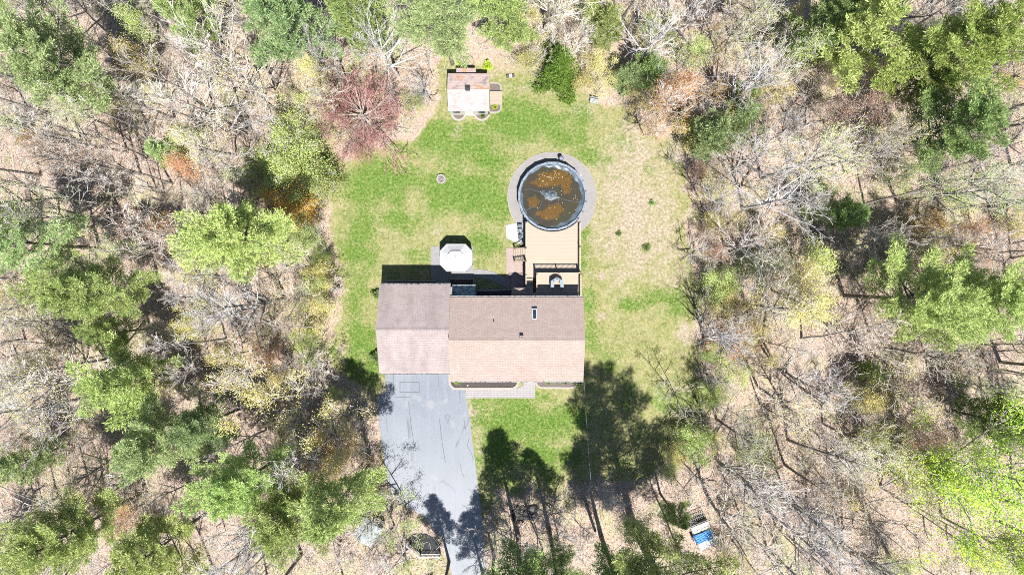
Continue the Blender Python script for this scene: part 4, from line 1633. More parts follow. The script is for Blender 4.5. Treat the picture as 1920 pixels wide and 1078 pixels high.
t = thing('white_railing', 'bent white baluster railing at the bottom left of the driveway', 'railing', (*P(788, 1045)[:2], 0))
pa, pb2, pc2 = P(760, 1022, 1.0), P(787, 1045, 1.0), P(824, 1044, 1.0)
for (a, b2) in ((pa, pb2), (pb2, pc2)):
    a = a - Vector(t.location); b2 = b2 - Vector(t.location)
    bm = bm_new()
    bar(bm, (a.x, a.y, .98), (b2.x, b2.y, .98), .09, .05)
    bar(bm, (a.x, a.y, .15), (b2.x, b2.y, .15), .05, .05)
    n = int((b2 - a).length / .13)
    for i in range(1, n):
        g_ = a.lerp(b2, i / n)
        box(bm, g_.x - .018, g_.x + .018, g_.y - .018, g_.y + .018, .18, .952)
    fin(bm, 'panel', M['white'], t)
for g_ in (pa, pb2, pc2):
    g_ = g_ - Vector(t.location)
    bm = bm_new()
    box(bm, g_.x - .06, g_.x + .06, g_.y - .06, g_.y + .06, 0, 1.08)
    box(bm, g_.x - .075, g_.x + .075, g_.y - .075, g_.y + .075, 1.081, 1.11)
    fin(bm, 'post', M['white'], t)
# dark sunken pond behind the railing
bm = bm_new()
pp = [(764, 1010), (778, 1000), (797, 1000), (815, 1008), (826, 1024), (827, 1040), (790, 1040), (770, 1024)]
prism(bm, [tuple(P(x, y))[:2] for x, y in pp], -.02, .10)
o = fin(bm, 'pond_water', simple('pond', (.012, .014, .014), (.006, .007, .007), 2, .15))
kind(o, 'structure')

q = P(1318, 1000, .9)
t = thing('utility_trailer', 'open trailer loaded with white panels and a blue tarp, right of the big bottom pine', 'trailer', (q.x, q.y, 0), math.radians(22))
t.scale = (1.0, 1.0, 1.0)
bm = bm_new()
box(bm, -.95, .95, -1.55, 1.15, .45, .55)
for (xa, xb, ya_, yb_) in ((-.98, -.93, -1.55, 1.15), (.93, .98, -1.55, 1.15), (-.93, .93, 1.10, 1.15), (-.93, .93, -1.55, -1.50)):
    box(bm, xa, xb, ya_, yb_, .551, .95)
fin(bm, 'bed', simple('bed_grey', (.36, .36, .36), (.28, .28, .28), 3), t)
bm = bm_new()
box(bm, -.9, .9, .18, 1.05, .96, 1.04)
box(bm, -.9, .9, -1.45, -.55, .96, 1.08)
box(bm, -.35, -.31, .2, 1.03, 1.041, 1.10)
box(bm, -.85, .85, .55, .59, 1.041, 1.09)
fin(bm, 'white_panels', simple('panel_white', (.62, .62, .61), (.45, .45, .45), 3), t)
bm = bm_new()
g = 26
vv = [[bm.verts.new((-1.02 + 2.04 * i / g, -.68 + .95 * j / g, 1.24 + .05 * math.sin(i * .9 + j * .5) * math.cos(j * .8) + .04 * math.sin(i * .4 - j * 1.1) - (.25 if i in (0, g) else 0))) for j in range(g + 1)] for i in range(g + 1)]
for i in range(g):
    for j in range(g):
        bm.faces.new((vv[i][j], vv[i + 1][j], vv[i + 1][j + 1], vv[i][j + 1]))
fin(bm, 'tarp', M['bluetarp'], t, smooth=True)
for sx in (-1, 1):
    bm = bm_new()
    r_ = bmesh.ops.create_cone(bm, cap_ends=True, segments=20, radius1=.33, radius2=.33, depth=.18, matrix=Matrix.Translation((sx * 1.08, -.2, .33)) @ Matrix.Rotation(math.pi / 2, 4, 'Y'))
    fin(bm, 'wheel', M['black'], t)
bm = bm_new()
for i in range(10):
    box(bm, -.95 + i * .2, -.91 + i * .2, 1.2, 2.0, .5 + .02 * (i % 2), .54 + .02 * (i % 2))
for y in (1.25, 1.6, 1.95):
    box(bm, -.98, .98, y - .025, y + .025, .57, .61)
fin(bm, 'ramp', M['black'], t)

q = P(996, 966, .4)
t = thing('rock_heap', 'heap of dark grey rocks in shade below the front lawn, right of the driveway', 'rock heap', (q.x, q.y, 0))
for k in range(13):
    a = R.uniform(0, 6.28)
    r_ = R.uniform(0, 1.0)
    s = R.uniform(.28, .6)
    bm = bm_new()
    blob(bm, (1.1 * r_ * math.cos(a), .75 * r_ * math.sin(a), s * .25), s * R.uniform(.7, 1.2), s * R.uniform(.6, 1.0), s * .55, 3, .35, k + 50)
    fin(bm, 'rock', M['rock'], t)
bm = bm_new()
blob(bm, (-1.25, .0, .02), .62, .85, .05, 3, .25, 8)
fin(bm, 'hollow_shade', simple('hollow_shade', (.02, .017, .015), (.01, .01, .01), 6), t)  # flat patch for the hollow beside the heap, its shade put into black colour
q = P(827, 1, 0)

# small shrubs close to the house
def shrub(px, py, label, r=.5, h=.6, mat='grass', n=700, name='shrub', cat='shrub', leaf=(.14, .08), group=None):
    q = P(px, py, h * .6)
    t = thing(name, label, cat, (q.x, q.y, 0), 0, group)
    rg = np.random.default_rng(int(px * 7 + py))
    d = unit(n, rg)
    d[:, 2] = np.abs(d[:, 2])
    rad = rg.uniform(.45, 1, (n, 1)) * (1 + .25 * np.sin(3 * np.arctan2(d[:, 1:2], d[:, :1]) + px))
    Cc = d * rad * np.array([r, r, h])
    link('foliage', leaf_mesh('foliage', Cc, d + unit(n, rg) * .6, leaf[0], leaf[1], rg), M[mat], t)
    segs = []
    for k in range(14):
        e = Cc[rg.integers(n)] * .9
        segs.append([0, 0, 0, *(e * .5 + rg.normal(size=3) * .03), .02, .014])
        segs.append([*segs[-1][3:6], *e, .014, .007])
    link('stems', seg_mesh('stems', segs), M['bark'], t)
    return t


shrub(1014 - 5 + 20, 718, 'small dark clipped shrub in the brown bed, left one of the two', .16, .3, 'needledark', 260)
shrub(1059, 717, 'small dark clipped shrub in the brown bed, right one of the two', .16, .3, 'needledark', 260)
shrub(858, 716, 'tiny yellow green plant at the left end of the long dark bed', .28, .25, 'lime', 200)
shrub(1086, 720, 'low grey green shrub at the right front corner of the house, below the eave', .55, .5, 'grass', 600)
shrub(702, 668, 'round green shrub against the left wall of the garage near its front', .5, .9, 'grass', 900)
shrub(703, 551, 'small green shrub against the left wall of the garage near its back', .4, .8, 'grass', 700)
shrub(914, 122, 'yellow green bush at the back right corner of the shed', .45, .8, 'lime', 900)
shrub(862, 122, 'low leafy bush in the shadow left of the lean-to', .5, .5, 'budgreen', 500)
shrub(1212, 463, 'low round green clump alone on the bare right lawn', .36, .18, 'grass', 900, leaf=(.12, .05))
shrub(1160, 437, 'small round green clump between the deck and the lone lawn clump', .26, .12, 'grass', 500, leaf=(.12, .05))
shrub(1222, 380, 'dark little shrub on the right lawn level with the pool', .2, .3, 'needledark', 300)
o = P(877, 722, .1)
bm = bm_new()
blob(bm, (0, 0, .1), .09, .08, .08, 2, .2, 3)
o = fin(bm, 'white_stone', M['white'], None, (o.x, o.y, .08))
tag(o, 'small white stone in the long dark bed by the driveway', 'stone')

# ------------------------------------------------------------------ trees: generators
exec_trees = True


def grow(rng, H, R0, spread, first=.35, nl=14, dens=(5.5, 4.6, 2.6), asc=0.95, vase=False, multi=1, twig=.0145):
    """a leafless hardwood: returns trunk segs, twig segs, tips"""
    big, small, tips = [], [], []

    def branch(p, d, L, r, lev):
        n = 7 if lev == 0 else (6 if lev == 1 else (4 if lev == 2 else (3 if lev == 3 else 2)))
        pts = [p]
        q = p.copy()
        dd = d.copy()
        up = [0.02, 0.07, 0.08, 0.07, 0.04][lev]
        jit = [0.025, 0.06, 0.09, 0.12, 0.16][lev]
        for i in range(n):
            dd = dd + rng.normal(size=3) * jit
            dd[2] += up
            dd /= np.linalg.norm(dd)
            q = q + dd * L / n
            pts.append(q)
            rad0 = r * (1 - i / n * .78)
            rad1 = r * (1 - (i + 1) / n * .78)
            (big if lev <= 1 else small).append([*pts[-2], *q, max(rad0, twig), max(rad1, twig * .8)])
            if lev >= 1 and lev < 4:
                cnt = dens[lev - 1]
                k = cnt / n
                m = int(k) + (rng.random() < k - int(k))
                if i == 0 and lev > 1:
                    m = 0
                for _ in range(m):
                    side = np.cross(dd, rng.normal(size=3))
                    side /= np.linalg.norm(side) + 1e-9
                    ang = rng.uniform(.35, .80)
                    nd = dd * math.cos(ang) + side * math.sin(ang)
                    branch(q - dd * L / n * rng.random(), nd, L * rng.uniform(.42, .68) * (1 - .35 * i / n), rad1 * .55, lev + 1)
        if lev >= 3:
            tips.append(q)
            tips.append(pts[-2])
        return pts

    for m in range(multi):
        lean = rng.normal(size=3) * (.05 if multi == 1 else .28)
        lean[2] = 1
        lean /= np.linalg.norm(lean)
        pts = branch(np.zeros(3), lean, H * .9, R0 * (1 if multi == 1 else .75), 0)
        k = int(nl / multi)
        for i in range(k):
            f = first + (1 - first) * (i + rng.random() * .6) / k
            f = min(f, .98)
            x = f * (len(pts) - 1)
            a, b = pts[int(x)], pts[min(int(x) + 1, len(pts) - 1)]
            p = a + (b - a) * (x - int(x))
            az = i * 2.4 + rng.uniform(-.5, .5)
            el = asc + (.35 if vase else 0) + (f - .5) * .4
            d = np.array([math.cos(az) * math.cos(el), math.sin(az) * math.cos(el), math.sin(el)])
            L = spread * (1.15 - .6 * f) * rng.uniform(.75, 1.2)
            branch(p, d, L, R0 * (1.05 - f) * .62 + .03, 1)
    return big, small, np.array(tips)


LIB = {}


def lib_bare(key, seed, H, R0, spread, **kw):
    rng = np.random.default_rng(seed)
    big, small, tips = grow(rng, H, R0, spread, **kw)
    LIB[key] = dict(H=H, trunk=seg_mesh('trunk', big, 5), twigs=seg_mesh('branches', small, 3), tips=tips, n=len(small))


lib_bare('A', 1, 17, .17, 5.4, first=.38, nl=14)
lib_bare('B', 2, 18, .20, 4.6, first=.50, nl=12, asc=1.05)
lib_bare('C', 3, 15, .14, 4.2, first=.40, nl=12, asc=.85)
lib_bare('D', 4, 16, .20, 6.2, first=.30, nl=13, asc=.8)
lib_bare('E', 5, 18, .15, 3.4, first=.55, nl=9, asc=1.0)
lib_bare('F', 6, 14, .13, 5.0, first=.18, nl=14, asc=.95, multi=3)
lib_bare('G', 7, 17, .22, 6.6, first=.25, nl=15, asc=.75, vase=True, multi=2)
lib_bare('S', 8, 7, .06, 2.4, first=.25, nl=11, asc=.8, dens=(5, 5, 3), twig=.009)      # sapling
lib_bare('T', 9, 5, .05, 2.2, first=.12, nl=15, asc=.6, dens=(5, 5, 3), multi=3, twig=.008)
lib_bare('W', 10, 3.8, .12, 4.2, first=.35, nl=26, asc=.2, dens=(8, 7, 4), twig=.012)   # wide low, red
# weeping habit for W: fold the outer twigs down
for nm in ('trunk', 'twigs'):
    me = LIB['W'][nm]
    co = np.zeros(len(me.vertices) * 3)
    me.vertices.foreach_get('co', co)
    co = co.reshape(-1, 3)
    rr = np.hypot(co[:, 0], co[:, 1])
    co[:, 2] = np.maximum(.15, co[:, 2] - .13 * rr ** 1.9 * .55)
    me.vertices.foreach_set('co', co.ravel())
    me.update()
tp = LIB['W']['tips']
tp[:, 2] = np.maximum(.2, tp[:, 2] - .13 * np.hypot(tp[:, 0], tp[:, 1]) ** 1.9 * .55)


def leaves_from_tips(key, per, size, seed, spread=.22, name='leaves'):
    rng = np.random.default_rng(seed)
    T = LIB[key]['tips']
    n = int(len(T) * per)
    idx = rng.integers(0, len(T), n)
    # uneven: whole sprays without leaves
    Cc = T[idx] + rng.normal(size=(n, 3)) * spread
    keep = (np.sin(Cc[:, 0] * 1.7 + seed) + np.sin(Cc[:, 1] * 1.9 + 2 * seed) + np.sin(Cc[:, 2] * 1.3)) > rng.uniform(-2.6, .8, n)
    Cc = Cc[keep]
    n = len(Cc)
    return leaf_mesh(name, Cc, unit(n, rng), rng.uniform(.7, 1.3, n) * size, rng.uniform(.7, 1.2, n) * size * .6, rng)


def lib_pine(key, seed, H, Rc, n_br=64, base=.32, leaf=.34, asc=.25, shape='white'):
    rng = np.random.default_rng(seed)
    trunk, segs = [], []
    q = np.zeros(3)
    N = 12
    pts = [q]
    for i in range(N):
        q = q + np.array([rng.normal() * .022, rng.normal() * .022, H / N])
        pts.append(q)
        trunk.append([*pts[-2], *q, .021 * H * .62 * (1 - i / N * .93), .021 * H * .62 * (1 - (i + 1) / N * .93)])
    Cc, Dd = [], []
    lobes = rng.uniform(0, 6.28, 3)
    for i in range(n_br):
        wi = (i // 7 + .32 * rng.random()) * 7 if shape != 'spruce' else i + rng.random()
        f = base + (1 - base) * (wi / n_br) ** .9
        f = min(f, .99)
        x = f * N
        p = pts[int(x)] + (pts[min(int(x) + 1, N)] - pts[int(x)]) * (x - int(x))
        t = (f - base) / (1 - base)
        if shape == 'white':
            prof = (1 - t) ** .55 * (.55 + .45 * min(1, t * 4 + .35)) + .10
        elif shape == 'point':
            prof = (1 - t) ** .85 * (.45 + .55 * min(1, t * 4 + .2)) + .03
        else:
            prof = (1 - t) ** .9 + .05
        az = i * 2.39996 + rng.uniform(-.4, .4)
        L = Rc * prof * rng.uniform(.45, 1.2) * (1 + .22 * math.cos(2 * az + lobes[0]) + .15 * math.cos(3 * az + lobes[1]))
        el = asc + t * .5 + rng.uniform(-.12, .12)
        d = np.array([math.cos(az) * math.cos(el), math.sin(az) * math.cos(el), math.sin(el)])
        nseg = 5
        bp = [p]
        dd = d.copy()
        for s in range(nseg):
            dd = dd + rng.normal(size=3) * .10
            dd[2] += .05 if shape == 'white' else -.02
            dd /= np.linalg.norm(dd)
            bp.append(bp[-1] + dd * L / nseg)
            segs.append([*bp[-2], *bp[-1], .012 * L * (1 - s / nseg * .8) + .008, .012 * L * (1 - (s + 1) / nseg * .8) + .008])
        # foliage plumes along the outer part and on side twigs
        m = max(3, int(L * 3.6))
        for k in range(m):
            g = .30 + .70 * (k + rng.random()) / m
            xx = g * nseg
            a, b = bp[int(min(xx, nseg - .01))], bp[int(min(xx, nseg - .01)) + 1]
            pp = a + (b - a) * (xx - int(xx)) if xx < nseg else bp[-1]
            side = np.cross(dd, [0, 0, 1])
            side /= np.linalg.norm(side) + 1e-9
            sgn = -1 if k % 2 else 1
            Ls = (.22 + .28 * L * .35) * (1.25 - g) * rng.uniform(.6, 1.3) * 1.5
            e = pp + side * sgn * Ls + dd * Ls * .6 + np.array([0, 0, rng.uniform(-.02, .22)])
            segs.append([*pp, *e, .012, .007])
            nt2 = 2 if Ls > .45 else 1
            for h in range(nt2 + 1):
                c = pp + (e - pp) * ((h + .7) / (nt2 + .7))
                Cc.append(c)
                Dd.append((e - pp) / (np.linalg.norm(e - pp) + 1e-9) * .5 + np.array([0, 0, .35]) + dd * .3)
        Cc.append(bp[-1]); Dd.append(dd)
    Cc, Dd = np.array(Cc), np.array(Dd)
    k = 17
    n = len(Cc)
    C2 = np.repeat(Cc, k, 0) + rng.normal(size=(n * k, 3)) * np.array([.13, .13, .06])
    D2 = np.repeat(Dd, k, 0) + unit(n * k, rng) * .85
    me = leaf_mesh('needles', C2, D2, rng.uniform(.6, 1.25, n * k) * leaf, rng.uniform(.7, 1.2, n * k) * .075, rng, .4)
    LIB[key] = dict(H=H, R=Rc, trunk=seg_mesh('trunk', trunk, 8), twigs=seg_mesh('branches', segs, 3), leaf=me)


lib_pine('P1', 21, 19, 5.0, 63, .45)
lib_pine('P2', 22, 17, 4.5, 49, .42)
lib_pine('P3', 23, 20, 5.4, 63, .48)
lib_pine('P4', 24, 15, 3.8, 49, .32)
lib_pine('P5', 25, 32, 6.0, 77, .24, .36, .18)
lib_pine('P7', 28, 22, 3.8, 56, .46, .34, .2, 'point')
lib_pine('P6', 26, 10, 2.6, 46, .12)
lib_pine('SP', 27, 5.5, 2.3, 120, .05, .24, -.08, 'spruce')
import os
if os.environ.get('DBG'):
    print({k: (v.get('n'), len(v['leaf'].polygons) if 'leaf' in v else 0) for k, v in LIB.items()})

_mc = {}


def mesh_with(me, mat):
    k = (me.name, mat)
    if k not in _mc:
        c = me.copy()
        c.materials.clear()
        c.materials.append(M[mat])
        _mc[k] = c
    return _mc[k]


_leafc = {}
LEAFCFG = {'thin': (1.5, .11, .16), 'sparse': (2.6, .10, .22), 'mid': (3.2, .13, .25), 'dense': (5.5, .15, .32), 'lush': (13.0, .155, .42)}


def leafmesh_for(key, dens):
    if (key, dens) not in _leafc:
        per, size, sp_ = LEAFCFG[dens]
        if key in 'STW':
            size *= .75
            per *= 1.3
        _leafc[(key, dens)] = leaves_from_tips(key, per, size, 31 + len(_leafc), sp_)
    return _leafc[(key, dens)]


TREES = []


def tree(key, x, y, scale, rz, label, leafmat_=None, dens=None, bark='bark', twig='twig', name='bare_tree', cat='tree', group=None, tilt=(0, 0), sz=1.0):
    L = LIB[key]
    t = thing(name, label, cat, (x, y, -.05), 0, group)
    t.rotation_euler = (tilt[0], tilt[1], rz)
    t.scale = (scale, scale, scale * sz)
    for nm, me, mt in (('trunk', L['trunk'], bark), ('branches', L['twigs'], twig)):
        o = bpy.data.objects.new(nm, mesh_with(me, mt))
        COL.objects.link(o)
        o.parent = t
    if 'leaf' in L:
        o = bpy.data.objects.new('needles', mesh_with(L['leaf'], leafmat_ or 'needle'))
        COL.objects.link(o)
        o.parent = t
    elif leafmat_:
        o = bpy.data.objects.new('leaves', mesh_with(leafmesh_for(key, dens or 'mid'), leafmat_))
        COL.objects.link(o)
        o.parent = t
    TREES.append((x, y, L['H'] * scale * sz))
    return t


# anchor phrases are used to word the labels of the many plain trees: (px, py, phrase)
ANCH = []
FEAT = [(682, 222, 75, (-15, 17)), (690, 998, 62, (0, 0)), (795, 1030, 55, (0, 0)), (1320, 1000, 45, (0, 0))]


def crown_tree(key, px, py, scale, label, frac=.72, anchor=None, rz=None, **kw):
    """place a tree by where its crown shows in the photo; frac = height of crown centre"""
    H = LIB[key]['H'] * scale * kw.get('sz', 1.0)
    q = P(px, py, H * frac)
    if anchor:
        ANCH.append((px, py, anchor))
    FEAT.append((px, py, 46 if key in 'STW' else (105 if kw.get('leafmat_') == 'lime' else (74 if kw.get('dens') else (84 if key in ('P1', 'P2', 'P3') else 60))), (q.x, q.y)))
    return tree(key, q.x, q.y, scale, R.uniform(0, 6.28) if rz is None else rz, label, **kw)


def base_tree(key, px, py, scale, label, anchor=None, rz=None, frac=.72, **kw):
    q = P(px, py, 0)
    H = LIB[key]['H'] * scale * kw.get('sz', 1.0)
    if anchor:
        ANCH.append((*px_of((q.x, q.y, H * frac)), anchor))
    return tree(key, q.x, q.y, scale, R.uniform(0, 6.28) if rz is None else rz, label, **kw)


PINE = dict(bark='pinebark', twig='pinebark', name='pine_tree', cat='pine tree')


def pine(key, px, py, s, label, mat='needle', anchor=None, **kw):
    d = dict(PINE); d.update(kw)
    return crown_tree(key, px, py, s, label, leafmat_=mat, anchor=anchor, **d)


# --- pines, left woods
pine('P1', 100, 112, 1.0, 'dense round green pine alone in the top left corner', 'needleblue', 'the top left corner pine')
pine('P2', 28, 452, 1.0, 'green pine cut by the left edge, halfway down the photo', 'needleblue', 'the left edge pine')
pine('P3', 168, 545, .84, 'broad yellow green pine right of and below the left edge pine', 'needle', 'the broad mid left pine')
pine('P3', 445, 445, .92, 'pale yellow green pine with plumed top left of the rust leaved bush', 'needle', 'the plumed left pine')
pine('P4', 225, 722, 1.05, 'bright green pine left of the olive budding tree, upper of a pair', 'needle', 'the upper lower-left pine')
pine('P2', 282, 835, .88, 'loose green pine just below the bright upper one in the lower left woods', 'needleblue', None)
pine('P1', 118, 1005, .95, 'full bright green pine in the bottom left corner', 'needle', 'the bottom left corner pine')
pine('P2', 288, 1035, .95, 'bright green pine at the bottom edge right of the corner pine', 'needle', 'the bottom edge pine')
pine('P3', 452, 905, .8, 'wide light green pine left of the dark shaded hollow in the lower left woods', 'needle', 'the wide lower left pine')
pine('P4', 372, 800, .85, 'small blue green pine above the wide light green pine', 'needleblue')
pine('P2', 200, 625, .62, 'thin young pine under the lower edge of the broad mid left pine', 'needle')
pine('P6', 298, 283, .7, 'tiny light green pine by itself in the upper left woods', 'needleblue')
pine('P6', 32, 868, 1.0, 'small pale pine near the left edge above the bottom left corner pine', 'needleblue')
base_tree('P7', 697, 864, .98, 'olive green pine left of the driveway whose shadow falls beside the garage', anchor='the olive driveway pine', leafmat_='needle', **PINE)
base_tree('P1', 606, 900, .86, 'broad yellow green pine up and left of the small blue roofed shed', leafmat_='needle', **PINE)
# --- top
pine('P2', 525, 38, 1.05, 'soft blue green pine at the top edge above the big pale spreading tree', 'needleblue', 'the soft top edge pine')
pine('P4', 655, 10, .95, 'light green pine cut by the top edge left of the shed pines', 'needle')
pine('P1', 826, 36, .88, 'large blue green pine directly above the shed', 'needleblue', 'the pine above the shed')
pine('P4', 945, 15, .9, 'yellow green pine on the top edge right of the large pine above the shed', 'needle')
pine('P4', 330, 5, .9, 'green pine touching the top edge in the left third of the photo', 'needle')
pine('SP', 1050, 120, 1.15, 'compact bright green spruce at the lawn edge right of the shed', 'spruce', 'the bright spruce', rz=1.0, name='spruce_tree', cat='spruce')
pine('P6', 1140, 40, .85, 'yellow green young pine near the top edge right of the bright spruce', 'needle')
pine('P6', 1218, 128, .8, 'dark green cedar under the pale fan shaped bare tree', 'needledark', None)
pine('P6', 1185, 140, .7, 'small grey green pine left of the dark green cedar', 'needleblue')
# --- right woods
pine('P4', 1622, 48, 1.15, 'light green pine on the top edge in the right woods', 'needle', 'the light top pine')
pine('P3', 1800, 95, 1.0, 'tall lush yellow green pine in the top right corner', 'lushneedle', 'the top right corner pine')
pine('P1', 1725, 150, .72, 'half hidden green pine left of the tall top right one', 'needle')
pine('P1', 1790, 238, .92, 'wide green pine just below the top right corner pine', 'needledark', 'the second right pine')
pine('P3', 1728, 558, .95, 'wide deep green pine at the middle of the right woods', 'needle', 'the wide right middle pine')
pine('P1', 1846, 562, .9, 'green pine right of the wide deep green one, toward the right edge', 'needle')
pine('P6', 1338, 250, 1.0, 'pale green young pine among the russet buds, lower one', 'needleblue')
pine('P6', 1392, 212, .8, 'pale green young pine among the russet buds, upper right one', 'needleblue')
pine('P6', 1400, 175, .6, 'tiny deep green pine under the pale crooked limbs, top right of the lawn', 'needledark')
pine('P6', 1600, 400, .8, 'dark green young pine left of the yellow twiggy bush in the right woods', 'needledark')
pine('P4', 1560, 30, .9, 'dark green pine behind the light one on the top right edge', 'needledark')
pine('P6', 1900, 800, 1.2, 'dark green pine above the lime green tree at the right edge', 'needledark')
pine('P6', 1640, 700, .5, 'very small green pine below the wide right middle pine', 'needle')
# --- bottom
base_tree('P5', 1186, 985, 1.04, 'huge deep green pine at the bottom, casting the long shadow on the front lawn', anchor='the huge bottom pine', frac=.4, leafmat_='needle', **PINE)
base_tree('P7', 972, 1006, 1.0, 'tall dark pine at the bottom edge, first right of the driveway foot', leafmat_='needledark', **PINE)
base_tree('P7', 1030, 990, .75, 'slim pine between the rock heap and the utility pole', leafmat_='needledark', **PINE)
base_tree('P7', 926, 1042, .6, 'slim pine hugging the lower right edge of the driveway, shadow on the asphalt', leafmat_='needledark', **PINE)
base_tree('P7', 1128, 1008, .9, 'dark pine directly left of the huge bottom pine', leafmat_='needledark', **PINE)
base_tree('P7', 1238, 925, .45, 'thin young pine with bare stem right of the huge pine shadow', leafmat_='needledark', **PINE)
base_tree('P6', 1000, 1068, .5, 'small green pine on the bottom edge below the rock heap', leafmat_='needle', **PINE)
base_tree('P7', 842, 1052, .62, 'slim dark pine at the bottom edge left of the driveway', leafmat_='needledark', **PINE)
base_tree('P7', 905, 1076, .6, 'slim pine at the bottom edge right beside the driveway', leafmat_='needledark', **PINE)

# --- hardwoods with a look of their own
BUD = dict(name='budding_tree', cat='tree')
q = P(682, 222, 2.2)
tree('W', q.x, q.y, 1.3, 2.2, 'low wide weeping tree with dull red twigs at the top left of the lawn', 'budred', 'thin', bark='bark', twig='twigred', name='weeping_tree', cat='tree')
ANCH.append((682, 222, 'the red weeping tree'))
crown_tree('T', 552, 385, 1.15, 'rust orange leaved bushy tree at the left lawn edge', .6, 'the rust leaved tree', leafmat_='dryorange', dens='dense', **BUD)
crown_tree('F', 555, 765, 1.0, 'olive gold budding tree with vase limbs left of the garage shadow pine', .72, 'the olive gold tree', leafmat_='budyellow', dens='dense', **BUD)
crown_tree('F', 662, 882, .76, 'golden yellow budding tree along the left edge of the driveway', .72, 'the golden driveway tree', leafmat_='budgold', dens='dense', **BUD)
crown_tree('F', 738, 966, .82, 'olive green budding tree leaning over the bottom of the driveway', .72, 'the leaning olive tree', leafmat_='budolive', dens='dense', twig='twigpale', sz=.72, **BUD)
crown_tree('C', 1285, 185, .88, 'wide russet orange budding tree above the right lawn', .72, 'the russet tree', leafmat_='budorange', dens='mid', **BUD)
crown_tree('F', 1330, 135, .7, 'yellow orange budding tree at the upper right of the wide russet one', .72, None, leafmat_='budgold', dens='mid', **BUD)
crown_tree('C', 1232, 225, .6, 'thin russet budding tree at the lower left of the wide russet one', .72, None, leafmat_='budorange', dens='mid', **BUD)
crown_tree('C', 1530, 545, .95, 'large yellow budding tree left of the wide right middle pine', .72, 'the large yellow budding tree', leafmat_='budyellow', dens='dense', **BUD)
crown_tree('F', 1455, 590, .75, 'yellow budding tree at the lower left of the large yellow one', .72, None, leafmat_='budyellow', dens='dense', **BUD)
crown_tree('C', 1745, 790, .72, 'salmon budding tree in the lower right woods', .72, 'the salmon budding tree', leafmat_='budsalmon', dens='dense', **BUD)
crown_tree('F', 1680, 905, .8, 'soft yellow budding tree below and left of the salmon tree', .72, None, leafmat_='budyellow', dens='mid', **BUD)
crown_tree('D', 1868, 905, 1.2, 'large lime green leafed tree at the right edge, low in the photo', .75, 'the large lime tree', leafmat_='lime', dens='lush', **BUD)
crown_tree('F', 1785, 985, 1.1, 'lime green leafed tree at the lower left of the largest lime tree', .75, None, leafmat_='lime', dens='dense', **BUD)
crown_tree('A', 1900, 1040, .8, 'lime green leafed tree in the bottom right corner', .75, None, leafmat_='lime', dens='lush', **BUD)
crown_tree('S', 1762, 880, 1.2, 'small lime green sapling left of the largest lime tree', .75, None, leafmat_='lime', dens='dense', **BUD)
crown_tree('C', 1590, 190, .8, 'tree holding dry brown leaves between the top right pines and the pale limbs', .75, 'the brown leaved tree', leafmat_='budbrown', dens='dense', **BUD)
crown_tree('F', 1530, 175, .7, 'brownish green budding tree left of the dry brown leaved one', .75, None, leafmat_='budbrown', dens='mid', **BUD)
crown_tree('C', 1480, 90, .8, 'pale green budding tree near the top edge in the right woods', .75, None, leafmat_='budgreen', dens='mid', **BUD)
crown_tree('T', 1722, 425, 1.0, 'yellow twiggy bush above the wide right middle pine', .6, 'the yellow twiggy bush', leafmat_='budgold', dens='mid', **BUD)
crown_tree('D', 1230, 60, .82, 'very pale fan shaped bare tree at the top edge above the russet tree', .75, 'the pale fan tree', twig='twigpale', bark='twigpale')
crown_tree('D', 712, 78, .88, 'big pale spreading bare tree above the red weeping tree', .72, 'the big pale spreading tree', twig='twigpale', bark='twigpale')
crown_tree('A', 610, 105, .75, 'pale bare tree at the left of the big pale spreading tree', .72, None, twig='twigpale', bark='bark')
crown_tree('D', 1480, 360, 1.0, 'large silvery bare tree at the right lawn edge level with the pool', .75, 'the silvery tree', twig='twigpale', bark='twigpale')
crown_tree('G', 1440, 130, .9, 'crooked white limbed bare tree above the silvery lawn edge tree', .75, 'the crooked white tree', twig='twigpale', bark='twigpale')
crown_tree('G', 1370, 650, .72, 'pale fan of bare branches at the right lawn edge level with the main roof', .72, 'the lower pale fan tree', twig='twigpale', bark='twigpale')
crown_tree('A', 408, 315, .72, 'lilac grey hazy bare tree left of the shaded lawn edge', .75, 'the lilac grey hazy tree', twig='twigpale', bark='bark')
base_tree('G', 1345, 866, .98, 'vase shaped bare tree whose branch shadow reaches the yellow lawn', 'the vase shaped tree', rz=.4)
crown_tree('F', 1288, 750, .55, 'added yellow green fine branched tree in place of a branch shadow, lower right lawn edge', .7, None, leafmat_='budyellow', dens='thin', **BUD)  # added tree, its twigs imitate a branch shadow lying on yellow grass
base_tree('D', 1395, 570, .85, 'bare tree at the right lawn edge, crooked limb shadow on the dry lawn', None, rz=1.4)
base_tree('G', 740, 985, .55, 'bare tree by the driveway with fine branch shadow on the asphalt', None)
base_tree('A', 722, 940, .62, 'slim bare tree at the left driveway edge', None)
